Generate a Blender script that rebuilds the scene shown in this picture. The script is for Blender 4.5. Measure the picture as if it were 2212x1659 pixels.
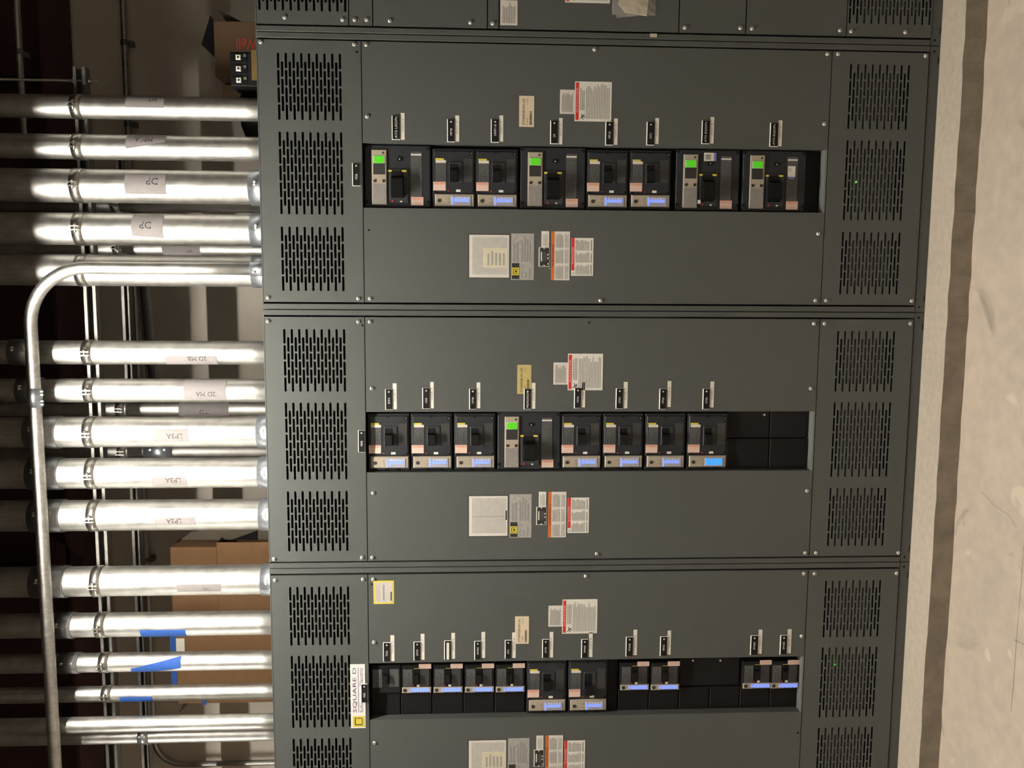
import bpy, math, random
from mathutils import Vector, Matrix

for o in list(bpy.data.objects):
    bpy.data.objects.remove(o, do_unlink=True)
SC = bpy.context.scene
COL = SC.collection
PI = math.pi

# ------------------------------------------------------------------ camera
# The photograph was taken with the camera held on its side: picture-left is up in the room.
FPX = 1912.0
CAM = Vector((0.0980, -3.0723, 1.6356))
YAW, PITCH, ROLL = 0.114855, -0.053771, -0.000348
RM = (Matrix.Rotation(YAW, 3, 'Z') @ Matrix.Rotation(PITCH, 3, 'X') @ Matrix.Rotation(ROLL, 3, 'Y'))
RIGHT, FWD, UP = RM.col[0].copy(), RM.col[1].copy(), RM.col[2].copy()
cam_d = bpy.data.cameras.new('camera')
cam = bpy.data.objects.new('camera', cam_d)
COL.objects.link(cam)
cam_d.sensor_fit = 'HORIZONTAL'
cam_d.sensor_width = 36.0
cam_d.lens = 36.0 * FPX / 2212.0
cam_d.clip_start = 0.02
m = Matrix.Identity(4)
for i in range(3):
    m[i][0], m[i][1], m[i][2], m[i][3] = -UP[i], RIGHT[i], -FWD[i], CAM[i]
cam.matrix_world = m
SC.camera = cam

# ------------------------------------------------------------------ world, exposure
w = bpy.data.worlds.new('room_air')
SC.world = w
w.use_nodes = True
w.node_tree.nodes['Background'].inputs[0].default_value = (1.0, 0.93, 0.82, 1)
w.node_tree.nodes['Background'].inputs[1].default_value = 0.004
SC.view_settings.view_transform = 'Standard'
SC.view_settings.look = 'None'
SC.view_settings.exposure = 0.16
SC.view_settings.gamma = 1.0
SC.view_settings.use_curve_mapping = False
LAMP_POWER = 900.0          # emission strength of the tubes of the fixture over the aisle
LAMP_COLOUR = (1.0, 0.945, 0.84)
LEFT_POWER = 430.0         # the next fixture of the row, farther left
FILL_POWER = 75.0           # unseen fill light added behind the camera


def at(x, y, Y=0.0):
    """a pixel of the 2212x1659 frame -> the point on the upright plane Y"""
    d = FWD + RIGHT * ((829.5 - y) / FPX) + UP * ((1106.0 - x) / FPX)
    return CAM + d * ((Y - CAM.y) / d.y)


# ------------------------------------------------------------------ materials
MATS = {}


def mat(name, col, rough=0.6, metal=0.0, noise=0.0, nscale=40.0, bump=0.0, stretch=None, emit=0.0, spec=0.5, alpha=1.0, rnoise=0.0):
    if name in MATS:
        return MATS[name]
    M = bpy.data.materials.new(name)
    M.use_nodes = True
    nt = M.node_tree
    b = nt.nodes['Principled BSDF']
    b.inputs['Base Color'].default_value = (*col, 1)
    b.inputs['Roughness'].default_value = rough
    b.inputs['Metallic'].default_value = metal
    b.inputs['Specular IOR Level'].default_value = spec
    if emit:
        b.inputs['Emission Color'].default_value = (*col, 1)
        b.inputs['Emission Strength'].default_value = emit
    if alpha < 1:
        b.inputs['Alpha'].default_value = alpha
    if noise or bump or rnoise:
        tc = nt.nodes.new('ShaderNodeTexCoord')
        mp = nt.nodes.new('ShaderNodeMapping')
        if stretch:
            mp.inputs['Scale'].default_value = stretch
        nz = nt.nodes.new('ShaderNodeTexNoise')
        nz.inputs['Scale'].default_value = nscale
        nz.inputs['Detail'].default_value = 5
        nz.inputs['Roughness'].default_value = 0.6
        nt.links.new(tc.outputs['Object'], mp.inputs['Vector'])
        nt.links.new(mp.outputs['Vector'], nz.inputs['Vector'])
        if noise:
            r = nt.nodes.new('ShaderNodeValToRGB')
            r.color_ramp.elements[0].position = 0.3
            r.color_ramp.elements[1].position = 0.7
            r.color_ramp.elements[0].color = (*[c * (1 - noise) for c in col], 1)
            r.color_ramp.elements[1].color = (*[min(1, c * (1 + noise)) for c in col], 1)
            nt.links.new(nz.outputs['Fac'], r.inputs['Fac'])
            nt.links.new(r.outputs['Color'], b.inputs['Base Color'])
        if rnoise:
            mr = nt.nodes.new('ShaderNodeMapRange')
            mr.inputs['To Min'].default_value = max(0.02, rough - rnoise)
            mr.inputs['To Max'].default_value = rough + rnoise
            nt.links.new(nz.outputs['Fac'], mr.inputs['Value'])
            nt.links.new(mr.outputs['Result'], b.inputs['Roughness'])
        if bump:
            bp = nt.nodes.new('ShaderNodeBump')
            bp.inputs['Strength'].default_value = bump
            bp.inputs['Distance'].default_value = 0.002
            nt.links.new(nz.outputs['Fac'], bp.inputs['Height'])
            nt.links.new(bp.outputs['Normal'], b.inputs['Normal'])
    MATS[name] = M
    return M


def concrete(name, base, dark, light, stain_scale, rough=0.8, crack=False, spots=0.0):
    M = bpy.data.materials.new(name)
    M.use_nodes = True
    nt = M.node_tree
    N, L = nt.nodes, nt.links
    b = N['Principled BSDF']
    b.inputs['Roughness'].default_value = rough
    tc = N.new('ShaderNodeTexCoord')

    def nz(scale, detail, dist=0.0):
        n = N.new('ShaderNodeTexNoise')
        n.inputs['Scale'].default_value = scale
        n.inputs['Detail'].default_value = detail
        n.inputs['Distortion'].default_value = dist
        L.new(tc.outputs['Object'], n.inputs['Vector'])
        return n

    def ramp(src, p0, p1, c0, c1):
        r = N.new('ShaderNodeValToRGB')
        r.color_ramp.elements[0].position, r.color_ramp.elements[1].position = p0, p1
        r.color_ramp.elements[0].color, r.color_ramp.elements[1].color = (*c0, 1), (*c1, 1)
        L.new(src, r.inputs['Fac'])
        return r

    def mixc(fac, a, c, mode='MIX'):
        x = N.new('ShaderNodeMix')
        x.data_type = 'RGBA'
        x.blend_type = mode
        if isinstance(fac, float):
            x.inputs['Factor'].default_value = fac
        else:
            L.new(fac, x.inputs['Factor'])
        L.new(a, x.inputs[6])
        if isinstance(c, tuple):
            x.inputs[7].default_value = (*c, 1)
        else:
            L.new(c, x.inputs[7])
        return x.outputs[2]
    n1 = nz(stain_scale, 6, 0.4)
    c = ramp(n1.outputs['Fac'], 0.32, 0.68, dark, light).outputs['Color']
    n2 = nz(stain_scale * 14, 5)
    c = mixc(0.45, c, ramp(n2.outputs['Fac'], 0.3, 0.7, tuple(v * 0.8 for v in base), tuple(min(1, v * 1.15) for v in base)).outputs['Color'])
    if spots:
        n3 = nz(stain_scale * 2.3, 3, 1.2)
        c = mixc(ramp(n3.outputs['Fac'], 0.60, 0.66, (0, 0, 0), (spots, spots, spots)).outputs['Color'], c, tuple(v * 0.62 for v in base))
        n4 = nz(stain_scale * 3.1, 2, 0.8)
        c = mixc(ramp(n4.outputs['Fac'], 0.64, 0.67, (0, 0, 0), (spots, spots, spots)).outputs['Color'], c, tuple(min(1, v * 1.22) for v in base))
    if crack:
        v = N.new('ShaderNodeTexVoronoi')
        v.feature = 'DISTANCE_TO_EDGE'
        v.inputs['Scale'].default_value = 0.9
        L.new(tc.outputs['Object'], v.inputs['Vector'])
        c = mixc(ramp(v.outputs['Distance'], 0.0015, 0.004, (0.7, 0.7, 0.7), (0, 0, 0)).outputs['Color'], c, tuple(v_ * 0.55 for v_ in base))
    L.new(c, b.inputs['Base Color'])
    bp = N.new('ShaderNodeBump')
    bp.inputs['Strength'].default_value = 0.25
    bp.inputs['Distance'].default_value = 0.004
    L.new(n2.outputs['Fac'], bp.inputs['Height'])
    L.new(bp.outputs['Normal'], b.inputs['Normal'])
    MATS[name] = M
    return M


def galvanised(name, col, rough):
    """bare zinc tube: fine streaks along the tube, blotches, small bright nicks"""
    M = bpy.data.materials.new(name)
    M.use_nodes = True
    nt = M.node_tree
    N, L = nt.nodes, nt.links
    b = N['Principled BSDF']
    b.inputs['Metallic'].default_value = 1.0
    tc = N.new('ShaderNodeTexCoord')
    mp = N.new('ShaderNodeMapping')
    mp.inputs['Scale'].default_value = (90, 90, 5)
    n = N.new('ShaderNodeTexNoise')
    n.inputs['Scale'].default_value = 1.0
    n.inputs['Detail'].default_value = 6
    L.new(tc.outputs['Object'], mp.inputs['Vector'])
    L.new(mp.outputs['Vector'], n.inputs['Vector'])
    n2 = N.new('ShaderNodeTexNoise')
    n2.inputs['Scale'].default_value = 26
    n2.inputs['Detail'].default_value = 4
    L.new(tc.outputs['Object'], n2.inputs['Vector'])
    a = N.new('ShaderNodeMath')
    a.operation = 'ADD'
    L.new(n.outputs['Fac'], a.inputs[0])
    L.new(n2.outputs['Fac'], a.inputs[1])
    r = N.new('ShaderNodeValToRGB')
    r.color_ramp.elements[0].position = 0.75
    r.color_ramp.elements[1].position = 1.25
    r.color_ramp.elements[0].color = (*[c * 0.82 for c in col], 1)
    r.color_ramp.elements[1].color = (*[min(1, c * 1.12) for c in col], 1)
    h = N.new('ShaderNodeMath')
    h.operation = 'MULTIPLY'
    h.inputs[1].default_value = 0.5
    L.new(a.outputs[0], h.inputs[0])
    r.color_ramp.elements[0].position = 0.38
    r.color_ramp.elements[1].position = 0.62
    L.new(h.outputs[0], r.inputs['Fac'])
    L.new(r.outputs['Color'], b.inputs['Base Color'])
    mr = N.new('ShaderNodeMapRange')
    mr.inputs['To Min'].default_value = rough - 0.12
    mr.inputs['To Max'].default_value = rough + 0.12
    L.new(h.outputs[0], mr.inputs['Value'])
    L.new(mr.outputs['Result'], b.inputs['Roughness'])
    bp = N.new('ShaderNodeBump')
    bp.inputs['Strength'].default_value = 0.12
    bp.inputs['Distance'].default_value = 0.001
    L.new(n.outputs['Fac'], bp.inputs['Height'])
    L.new(bp.outputs['Normal'], b.inputs['Normal'])
    MATS[name] = M
    return M


PAINT = mat('grey_enamel', (0.0735, 0.0795, 0.0755), 0.42, noise=0.05, nscale=220, bump=0.05)
POST = mat('grey_enamel_post', (0.070, 0.0755, 0.0715), 0.45, noise=0.05, nscale=220, bump=0.05)
DARKIN = mat('dark_inside', (0.006, 0.0055, 0.005), 0.8, spec=0.2, noise=0.2, nscale=30)
BAFFLE = mat('dull_baffle_steel', (0.055, 0.053, 0.048), 0.7, noise=0.25, nscale=25)
BLK = mat('black_phenolic', (0.005, 0.0045, 0.005), 0.65, spec=0.2, noise=0.15, nscale=120)
MOULD = mat('charcoal_moulding', (0.017, 0.019, 0.0225), 0.55, spec=0.3, noise=0.1, nscale=150)
MOULD2 = mat('charcoal_moulding_lighter', (0.028, 0.030, 0.033), 0.55, spec=0.3, noise=0.1, nscale=150)
HANDLE = mat('black_handle', (0.003, 0.003, 0.0035), 0.55, spec=0.2, noise=0.1, nscale=90)
TAN = mat('trip_unit_beige', (0.40, 0.345, 0.27), 0.5, noise=0.05, nscale=150)
TANG = mat('trip_unit_print', (0.27, 0.25, 0.235), 0.5, noise=0.25, nscale=160)
LABG = mat('clear_rating_label', (0.075, 0.075, 0.078), 0.35, noise=0.35, nscale=180)
LABD = mat('dim_rating_label', (0.036, 0.036, 0.038), 0.4, noise=0.25, nscale=180)
GREEN = mat('green_lcd', (0.065, 0.46, 0.008), 0.5, emit=0.45)
BLUE = mat('blue_lcd', (0.20, 0.30, 0.95), 0.5, emit=0.58)
BLUE2 = mat('bright_blue_lcd', (0.05, 0.33, 1.0), 0.4, emit=0.6)
LED = mat('green_led', (0.05, 1.0, 0.05), 0.4, emit=4.0)
WHITE = mat('white_sticker', (0.74, 0.72, 0.65), 0.5, noise=0.03, nscale=60)
PAPER = mat('paper_sheet', (0.66, 0.62, 0.57), 0.7, noise=0.05, nscale=40)
CREAM = mat('cream_sticker', (0.70, 0.58, 0.42), 0.5, noise=0.03, nscale=60)
OCHRE = mat('yellowed_sticker', (0.50, 0.41, 0.16), 0.5, noise=0.08, nscale=60)
FILM = mat('silver_film_label', (0.36, 0.35, 0.33), 0.4, noise=0.2, nscale=70)
PINK = mat('pink_sticker', (0.72, 0.52, 0.44), 0.5, noise=0.05, nscale=60)
PINKR = mat('pink_sticker_print', (0.68, 0.33, 0.25), 0.5, noise=0.25, nscale=300)
RED = mat('red_print', (0.62, 0.025, 0.02), 0.5, noise=0.06, nscale=60)
ORANGE = mat('orange_print', (0.62, 0.135, 0.02), 0.5, noise=0.06, nscale=60)
YELLOW = mat('yellow_print', (0.62, 0.52, 0.06), 0.5, noise=0.08, nscale=80)
INK = mat('black_ink', (0.02, 0.018, 0.017), 0.6, noise=0.1, nscale=80)
GINK = mat('grey_ink', (0.27, 0.255, 0.245), 0.6, noise=0.2, nscale=200)
BINK = mat('blue_ink', (0.05, 0.045, 0.16), 0.6, noise=0.15, nscale=150)
WINK = mat('white_engraving', (0.80, 0.78, 0.70), 0.6, noise=0.1, nscale=200)
PINKW = mat('pale_band_lettering', (0.85, 0.5, 0.45), 0.6, noise=0.1, nscale=200)
SCREW = mat('zinc_screw', (0.80, 0.79, 0.74), 0.35, metal=0.45, noise=0.15, nscale=300, rnoise=0.1)
GALV = galvanised('galvanised_tube', (0.68, 0.67, 0.64), 0.46)
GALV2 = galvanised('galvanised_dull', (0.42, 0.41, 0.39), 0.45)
ZINC = mat('bright_zinc_fitting', (0.42, 0.45, 0.49), 0.36, metal=0.85, noise=0.2, nscale=60, rnoise=0.08)
STRAP = mat('strap_steel', (0.60, 0.59, 0.55), 0.33, metal=1.0, noise=0.25, nscale=60, rnoise=0.1)
STRUT = mat('strut_steel', (0.16, 0.155, 0.145), 0.5, metal=0.7, noise=0.25, nscale=50, rnoise=0.1)
ROD = mat('threaded_rod_steel', (0.30, 0.30, 0.28), 0.45, metal=1.0, noise=0.4, nscale=300)
TAPE = mat('masking_label', (0.235, 0.215, 0.215), 0.85, noise=0.06, nscale=60)
BTAPE = mat('blue_painters_tape', (0.018, 0.085, 0.36), 0.75, noise=0.15, nscale=60, bump=0.2)
CARD = mat('cardboard', (0.19, 0.098, 0.042), 0.85, noise=0.08, nscale=18, bump=0.1)
CARD2 = mat('cardboard_shaded', (0.085, 0.048, 0.022), 0.85, noise=0.08, nscale=18, bump=0.1)  # darker copy of cardboard, shade at the right end put into its colour
CARDIN = mat('cardboard_inside', (0.09, 0.073, 0.052), 0.85, noise=0.1, nscale=18, bump=0.1)
CARDDK = mat('black_flap_and_shade', (0.004, 0.004, 0.004), 0.8, spec=0.15, noise=0.3, nscale=30)  # black flap, also painted shade in the carton opening
REDTXT = mat('red_carton_print', (0.42, 0.03, 0.02), 0.7, noise=0.2, nscale=80)
BRASS = mat('brass_plate', (0.58, 0.42, 0.16), 0.35, metal=1.0, noise=0.2, nscale=60)
WALLP = mat('beige_wall_paint', (0.58, 0.525, 0.455), 0.85, noise=0.06, nscale=3, bump=0.06)
CEILP = mat('ceiling_paint', (0.05, 0.042, 0.038), 0.9, noise=0.1, nscale=3)
PRIMER = mat('red_oxide_primer', (0.040, 0.011, 0.014), 0.7, noise=0.2, nscale=8)
HOOD = mat('white_enamel_hood', (0.72, 0.71, 0.68), 0.5, noise=0.03, nscale=20)
TUBE = mat('lit_tube', LAMP_COLOUR, 0.5, emit=LAMP_POWER)
TUBE3 = mat('lit_tube_left', LAMP_COLOUR, 0.5, emit=LEFT_POWER)
FILL_TUBE = mat('added_fill_tube', LAMP_COLOUR, 0.5, emit=FILL_POWER)
BAGP = mat('clear_plastic_bag', (0.55, 0.52, 0.46), 0.25, noise=0.2, nscale=30, alpha=0.35)
KRAFT = mat('beige_packet', (0.62, 0.53, 0.40), 0.8, noise=0.12, nscale=25)
FLOORM = concrete('worn_floor_concrete', (0.64, 0.535, 0.425), (0.56, 0.475, 0.385), (0.72, 0.61, 0.49), 1.4, 0.75, spots=0.85)
PADM = concrete('pad_concrete', (0.60, 0.51, 0.41), (0.54, 0.465, 0.38), (0.65, 0.56, 0.45), 3.0, 0.85)
PADE = concrete('pad_edge_shade_concrete', (0.24, 0.20, 0.155), (0.165, 0.136, 0.105), (0.33, 0.28, 0.22), 14.0, 0.9)  # mottled concrete, darkened to carry the shade of the front edge


# ------------------------------------------------------------------ mesh helpers
ORG = {}


class MB:
    def __init__(s):
        s.v, s.f, s.sm = [], [], []

    def quad(s, a, b, c, d, smooth=False):
        n = len(s.v)
        s.v += [a, b, c, d]
        s.f.append((n, n + 1, n + 2, n + 3))
        s.sm.append(smooth)

    def poly(s, pts):
        n = len(s.v)
        s.v += list(pts)
        s.f.append(tuple(range(n, n + len(pts))))
        s.sm.append(False)

    def box(s, x0, x1, y0, y1, z0, z1):
        n = len(s.v)
        s.v += [(x, y, z) for x in (x0, x1) for y in (y0, y1) for z in (z0, z1)]
        for q in ((0, 1, 3, 2), (4, 6, 7, 5), (0, 4, 5, 1), (2, 3, 7, 6), (0, 2, 6, 4), (1, 5, 7, 3)):
            s.f.append(tuple(n + i for i in q))
            s.sm.append(False)
        return s

    def bbox(s, x0, x1, y0, y1, z0, z1, c):
        """box whose front (low y) edges are chamfered by c"""
        n = len(s.v)
        s.v += [(x0, y1, z0), (x1, y1, z0), (x1, y1, z1), (x0, y1, z1),
                (x0, y0 + c, z0), (x1, y0 + c, z0), (x1, y0 + c, z1), (x0, y0 + c, z1),
                (x0 + c, y0, z0 + c), (x1 - c, y0, z0 + c), (x1 - c, y0, z1 - c), (x0 + c, y0, z1 - c)]
        fs = [(3, 2, 1, 0), (8, 9, 10, 11)]
        for i in range(4):
            j = (i + 1) % 4
            fs += [(i, j, 4 + j, 4 + i), (4 + i, 4 + j, 8 + j, 8 + i)]
        for q in fs:
            s.f.append(tuple(n + i for i in q))
            s.sm.append(False)
        return s

    def rings(s, rings, cap0=True, cap1=True, smooth=True):
        n = len(s.v)
        k = len(rings[0])
        for r in rings:
            s.v += [tuple(p) for p in r]
        for i in range(len(rings) - 1):
            for j in range(k):
                a, b = n + i * k + j, n + i * k + (j + 1) % k
                s.f.append((a, b, b + k, a + k))
                s.sm.append(smooth)
        if cap0:
            s.f.append(tuple(n + j for j in reversed(range(k))))
            s.sm.append(False)
        if cap1:
            s.f.append(tuple(n + (len(rings) - 1) * k + j for j in range(k)))
            s.sm.append(False)
        return s

    def cyl(s, c, axis, r, h, k=24, r2=None, cap=True):
        """cylinder from c along axis ('x','y','z') by h"""
        r2 = r if r2 is None else r2
        out = []
        for t, rr in ((0, r), (h, r2)):
            ring = []
            for j in range(k):
                a = 2 * PI * j / k
                u, w_ = rr * math.cos(a), rr * math.sin(a)
                p = {'z': (u, w_, t), 'y': (w_, t, u), 'x': (t, u, w_)}[axis]
                ring.append((c[0] + p[0], c[1] + p[1], c[2] + p[2]))
            out.append(ring)
        return s.rings(out, cap, cap)

    def tube(s, path, r, k=20):
        rings = []
        P = [Vector(p) for p in path]
        t0 = (P[1] - P[0]).normalized()
        ref = Vector((0, 1, 0)) if abs(t0.y) < 0.9 else Vector((1, 0, 0))
        nrm = t0.cross(ref).normalized()
        for i, p in enumerate(P):
            a = P[max(0, i - 1)]
            b = P[min(len(P) - 1, i + 1)]
            t = (b - a).normalized()
            nrm = (nrm - t * nrm.dot(t)).normalized()
            bn = t.cross(nrm)
            rings.append([tuple(p + (nrm * math.cos(2 * PI * j / k) + bn * math.sin(2 * PI * j / k)) * r) for j in range(k)])
        return s.rings(rings)

    def ring(s, c, r0, r1, z0, z1, k=32):
        """hollow collar around a vertical axis"""
        rr = []
        for r, z in ((r0, z0), (r1, z0), (r1, z1), (r0, z1), (r0, z0)):
            rr.append([(c[0] + r * math.cos(2 * PI * j / k), c[1] + r * math.sin(2 * PI * j / k), z) for j in range(k)])
        n = len(s.v)
        for r in rr[:4]:
            s.v += r
        for i in range(4):
            for j in range(k):
                a, b = n + i * k + j, n + i * k + (j + 1) % k
                c2, d2 = n + ((i + 1) % 4) * k + (j + 1) % k, n + ((i + 1) % 4) * k + j
                s.f.append((a, b, c2, d2))
                s.sm.append(True)
        return s

    def prism(s, pts, d):
        """polygon pts (3d) extruded by vector d"""
        n, k = len(s.v), len(pts)
        s.v += [tuple(p) for p in pts] + [tuple(Vector(p) + Vector(d)) for p in pts]
        s.f.append(tuple(range(n, n + k)))
        s.f.append(tuple(n + k + i for i in reversed(range(k))))
        s.sm += [False, False]
        for i in range(k):
            j = (i + 1) % k
            s.f.append((n + j, n + i, n + k + i, n + k + j))
            s.sm.append(False)
        return s

    def mesh(s, name, org=(0, 0, 0)):
        me = bpy.data.meshes.new(name)
        ox, oy, oz = org
        me.from_pydata([(p[0] - ox, p[1] - oy, p[2] - oz) for p in s.v], [], s.f)
        me.polygons.foreach_set('use_smooth', s.sm)
        import bmesh
        bm = bmesh.new()
        bm.from_mesh(me)
        bmesh.ops.recalc_face_normals(bm, faces=bm.faces)
        bm.to_mesh(me)
        bm.free()
        return me


def put(name, me, material, parent=None, label=None):
    if material and not me.materials:
        me.materials.append(material)
    o = bpy.data.objects.new(name, me)
    COL.objects.link(o)
    if parent:
        o.parent = parent
    if label:
        o['label'] = label
    return o


def obj(name, mb, material, parent=None, label=None):
    """mesh coordinates are given in the frame of the top-level thing"""
    return put(name, mb.mesh(name), material, parent, label)


def tag(o, label, cat, group=None):
    o['label'] = label
    o['category'] = cat
    if group:
        o['group'] = group
    return o


def thing(name, label, cat, loc=(0, 0, 0), group=None):
    o = bpy.data.objects.new(name, None)
    COL.objects.link(o)
    o.location = loc
    o.empty_display_size = 0.1
    return tag(o, label, cat, group)


def struct(name, mb, material, parent=None):
    o = obj(name, mb, material, parent)
    if not parent:
        o['kind'] = 'structure'
    return o


def copy_tree(o, parent=None):
    c = o.copy()
    COL.objects.link(c)
    c.parent = parent
    for ch in list(o.children):
        copy_tree(ch, c)
    return c


_TXT = {}


def text_pts(s):
    """unit-height glyph outlines of a string as (verts, faces, width)"""
    if s in _TXT:
        return _TXT[s]
    cu = bpy.data.curves.new('t', 'FONT')
    cu.body = s
    cu.size = 1.0
    cu.resolution_u = 2
    o = bpy.data.objects.new('t', cu)
    COL.objects.link(o)
    bpy.context.view_layer.update()
    me = bpy.data.meshes.new_from_object(o.evaluated_get(bpy.context.evaluated_depsgraph_get()))
    vs = [(v.co.x, v.co.y) for v in me.vertices]
    fs = [tuple(p.vertices) for p in me.polygons]
    bpy.data.objects.remove(o, do_unlink=True)
    bpy.data.curves.remove(cu)
    bpy.data.meshes.remove(me)
    x0, x1 = min(v[0] for v in vs), max(v[0] for v in vs)
    y0, y1 = min(v[1] for v in vs), max(v[1] for v in vs)
    k = 1.0 / (y1 - y0)
    _TXT[s] = ([((x - x0) * k, (y - y0) * k) for x, y in vs], fs, (x1 - x0) * k)
    return _TXT[s]


def text(s, fn, parent, material, name='lettering', w_=None, h=1.0):
    """lettering: fn maps (a along, b up) in metres to a point; fitted to height h and width w_"""
    vs, fs, wd = text_pts(s)
    sx = h if w_ is None else w_ / wd
    me = bpy.data.meshes.new(name)
    me.from_pydata([tuple(fn(x * sx, y * h)) for x, y in vs], [], fs)
    return put(name, me, material, parent)


def flat_text(s, x0, x1, z0, z1, y, parent, material, name='lettering'):
    return text(s, lambda a, b: (x0 + a, y, z0 + b), parent, material, name, x1 - x0, z1 - z0)


def rules(x0, x1, z0, z1, n, fill, y, parent, material, seed=1, ragged=0.25, name='printed_text', gap=0.0):
    """rows of small print as raised strips of ink"""
    rnd = random.Random(seed)
    mb = MB()
    st = (z1 - z0) / n
    for i in range(n):
        if rnd.random() < gap:
            continue
        e = x1 - (x1 - x0) * rnd.random() * ragged
        zc = z1 - (i + 0.5) * st
        mb.quad((x0, y, zc - st * fill / 2), (e, y, zc - st * fill / 2), (e, y, zc + st * fill / 2), (x0, y, zc + st * fill / 2))
    o = obj(name, mb, material, parent)
    o['kind'] = 'stuff'
    return o


def plate(name, x0, x1, z0, z1, material, parent, y=0.0, t=0.0012, label=None):
    """thin sheet lying on the plane y, its face at y - t"""
    return obj(name, MB().box(x0, x1, y - t, y, z0, z1), material, parent, label)


# ------------------------------------------------------------------ room
GH, GW, GD = 2.324, 0.9144, 0.92          # height, width, depth of one switchboard section
PADH = 0.072
FZ = -PADH
struct('floor', MB().box(-6.0, 5.0, -5.5, 2.0, FZ - 0.1, FZ), FLOORM)
struct('wall_back', MB().box(-6.0, 5.0, 1.45, 1.6, FZ, 4.25), WALLP)
struct('wall_left', MB().box(-6.15, -6.0, -5.5, 1.6, FZ, 4.25), WALLP)
struct('wall_right', MB().box(5.0, 5.15, -5.5, 1.6, FZ, 4.25), WALLP)
struct('wall_front', MB().box(-6.15, 5.15, -5.65, -5.5, FZ, 4.25), WALLP)
struct('ceiling', MB().box(-6.15, 5.15, -5.65, 1.6, 4.25, 4.35), CEILP)
FLOOR = bpy.data.objects['floor']


def on_floor(x, y):
    d = FWD + RIGHT * ((829.5 - y) / FPX) + UP * ((1106.0 - x) / FPX)
    return CAM + d * ((FZ - CAM.z) / d.z)


CRACK = mat('crack_dark', (0.30, 0.25, 0.195), 0.9, noise=0.2, nscale=60)  # dark tone of the floor cracks
for path, wd in ((((2211, 1180), (2206, 1260), (2199, 1340), (2192, 1440), (2184, 1538)), .0011), (((2120, 1062), (2146, 1090), (2178, 1112), (2196, 1140)), .0009), (((2192, 1382), (2211, 1392)), .0016)):
    mb = MB()
    pts = [on_floor(*p) for p in path]
    for p, q in zip(pts, pts[1:]):
        t = (q - p).normalized()
        n_ = Vector((-t.y, t.x, 0)) * wd
        mb.quad((p.x + n_.x, p.y + n_.y, FZ + .0004), (q.x + n_.x, q.y + n_.y, FZ + .0004), (q.x - n_.x, q.y - n_.y, FZ + .0004), (p.x - n_.x, p.y - n_.y, FZ + .0004))
    obj('floor_crack', mb, CRACK, FLOOR)
# concrete housekeeping pad under the switchboard, its rough mottled front edge painted darker for shade
pad = thing('equipment_pad', 'low raised concrete pad along the floor under the grey switchboard', 'concrete pad', (0, 0, FZ))
mb = MB()
random.seed(5)
xs = [-4.0 + 0.07 * i for i in range(120)]
fr = [-0.146 + random.uniform(-0.004, 0.004) for _ in xs]
for i in range(len(xs) - 1):
    mb.quad((xs[i], fr[i], PADH), (xs[i + 1], fr[i + 1], PADH), (xs[i + 1], 1.25, PADH), (xs[i], 1.25, PADH))
obj('pad_top', mb, PADM, pad)
mb = MB()
for i in range(len(xs) - 1):
    zt = PADH - 0.0005
    mb.quad((xs[i], fr[i] - 0.002, 0.0), (xs[i + 1], fr[i + 1] - 0.002, 0.0), (xs[i + 1], fr[i + 1], zt), (xs[i], fr[i], zt))
mb.box(xs[0], xs[-1], -0.13, 1.25, 0.0, PADH - 0.004)
obj('pad_edge', mb, PADE, pad, 'rough front edge with its shade painted dark')


# ------------------------------------------------------------------ light fixtures (two lamps over the aisle and an added fill, all out of frame)
def fixture(name, label, x0, x1, y, z, tube_mat):
    t = thing(name, label, 'light fixture', ((x0 + x1) / 2, y, z))
    hx = (x1 - x0) / 2
    mb = MB()
    # a wide trough of sheet metal, open below
    sec = [(-0.25, -0.030), (-0.06, 0.045), (0.06, 0.045), (0.25, -0.030), (0.253, -0.030), (0.062, 0.048), (-0.062, 0.048), (-0.253, -0.030)]
    mb.prism([(-hx, a, b) for a, b in sec], (2 * hx, 0, 0))
    obj('hood', mb, HOOD, t)
    mb = MB()
    for sx in (-1, 1):
        mb.prism([(sx * hx, a, b) for a, b in ((-0.25, -0.030), (-0.06, 0.045), (0.06, 0.045), (0.25, -0.030))], (sx * 0.003, 0, 0))
    obj('end_plates', mb, HOOD, t)
    for dy in (0.0,):
        obj('lamp_tube', MB().cyl((-hx + 0.02, dy, 0.0), 'x', 0.009, 2 * hx - 0.04, 16), tube_mat, t)
    for sx in (-1, 1):
        obj('hanger', MB().cyl((sx * hx * 0.8, 0, 0.045), 'z', 0.004, 4.25 - z - 0.045, 8), ROD, t)
    return t


fixture('strip_light', 'hooded fluorescent strip light hanging over the aisle before the switchboard', -1.10, 0.12, -0.80, 3.275, TUBE)
fixture('strip_light', 'hooded fluorescent strip light hanging farther left over the aisle', -4.1, -2.88, -0.80, 3.275, TUBE3)
fixture('strip_light', 'unseen fill light added behind the camera, shaped as a hooded strip light', -1.6, 1.0, -3.9, 3.275, FILL_TUBE)

# ------------------------------------------------------------------ switchboard sections
PITCH_Z, SLOT_T, SLOT_L, SLOT_P = 0.0254, 0.0077, 0.0498, 0.0555


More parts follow.
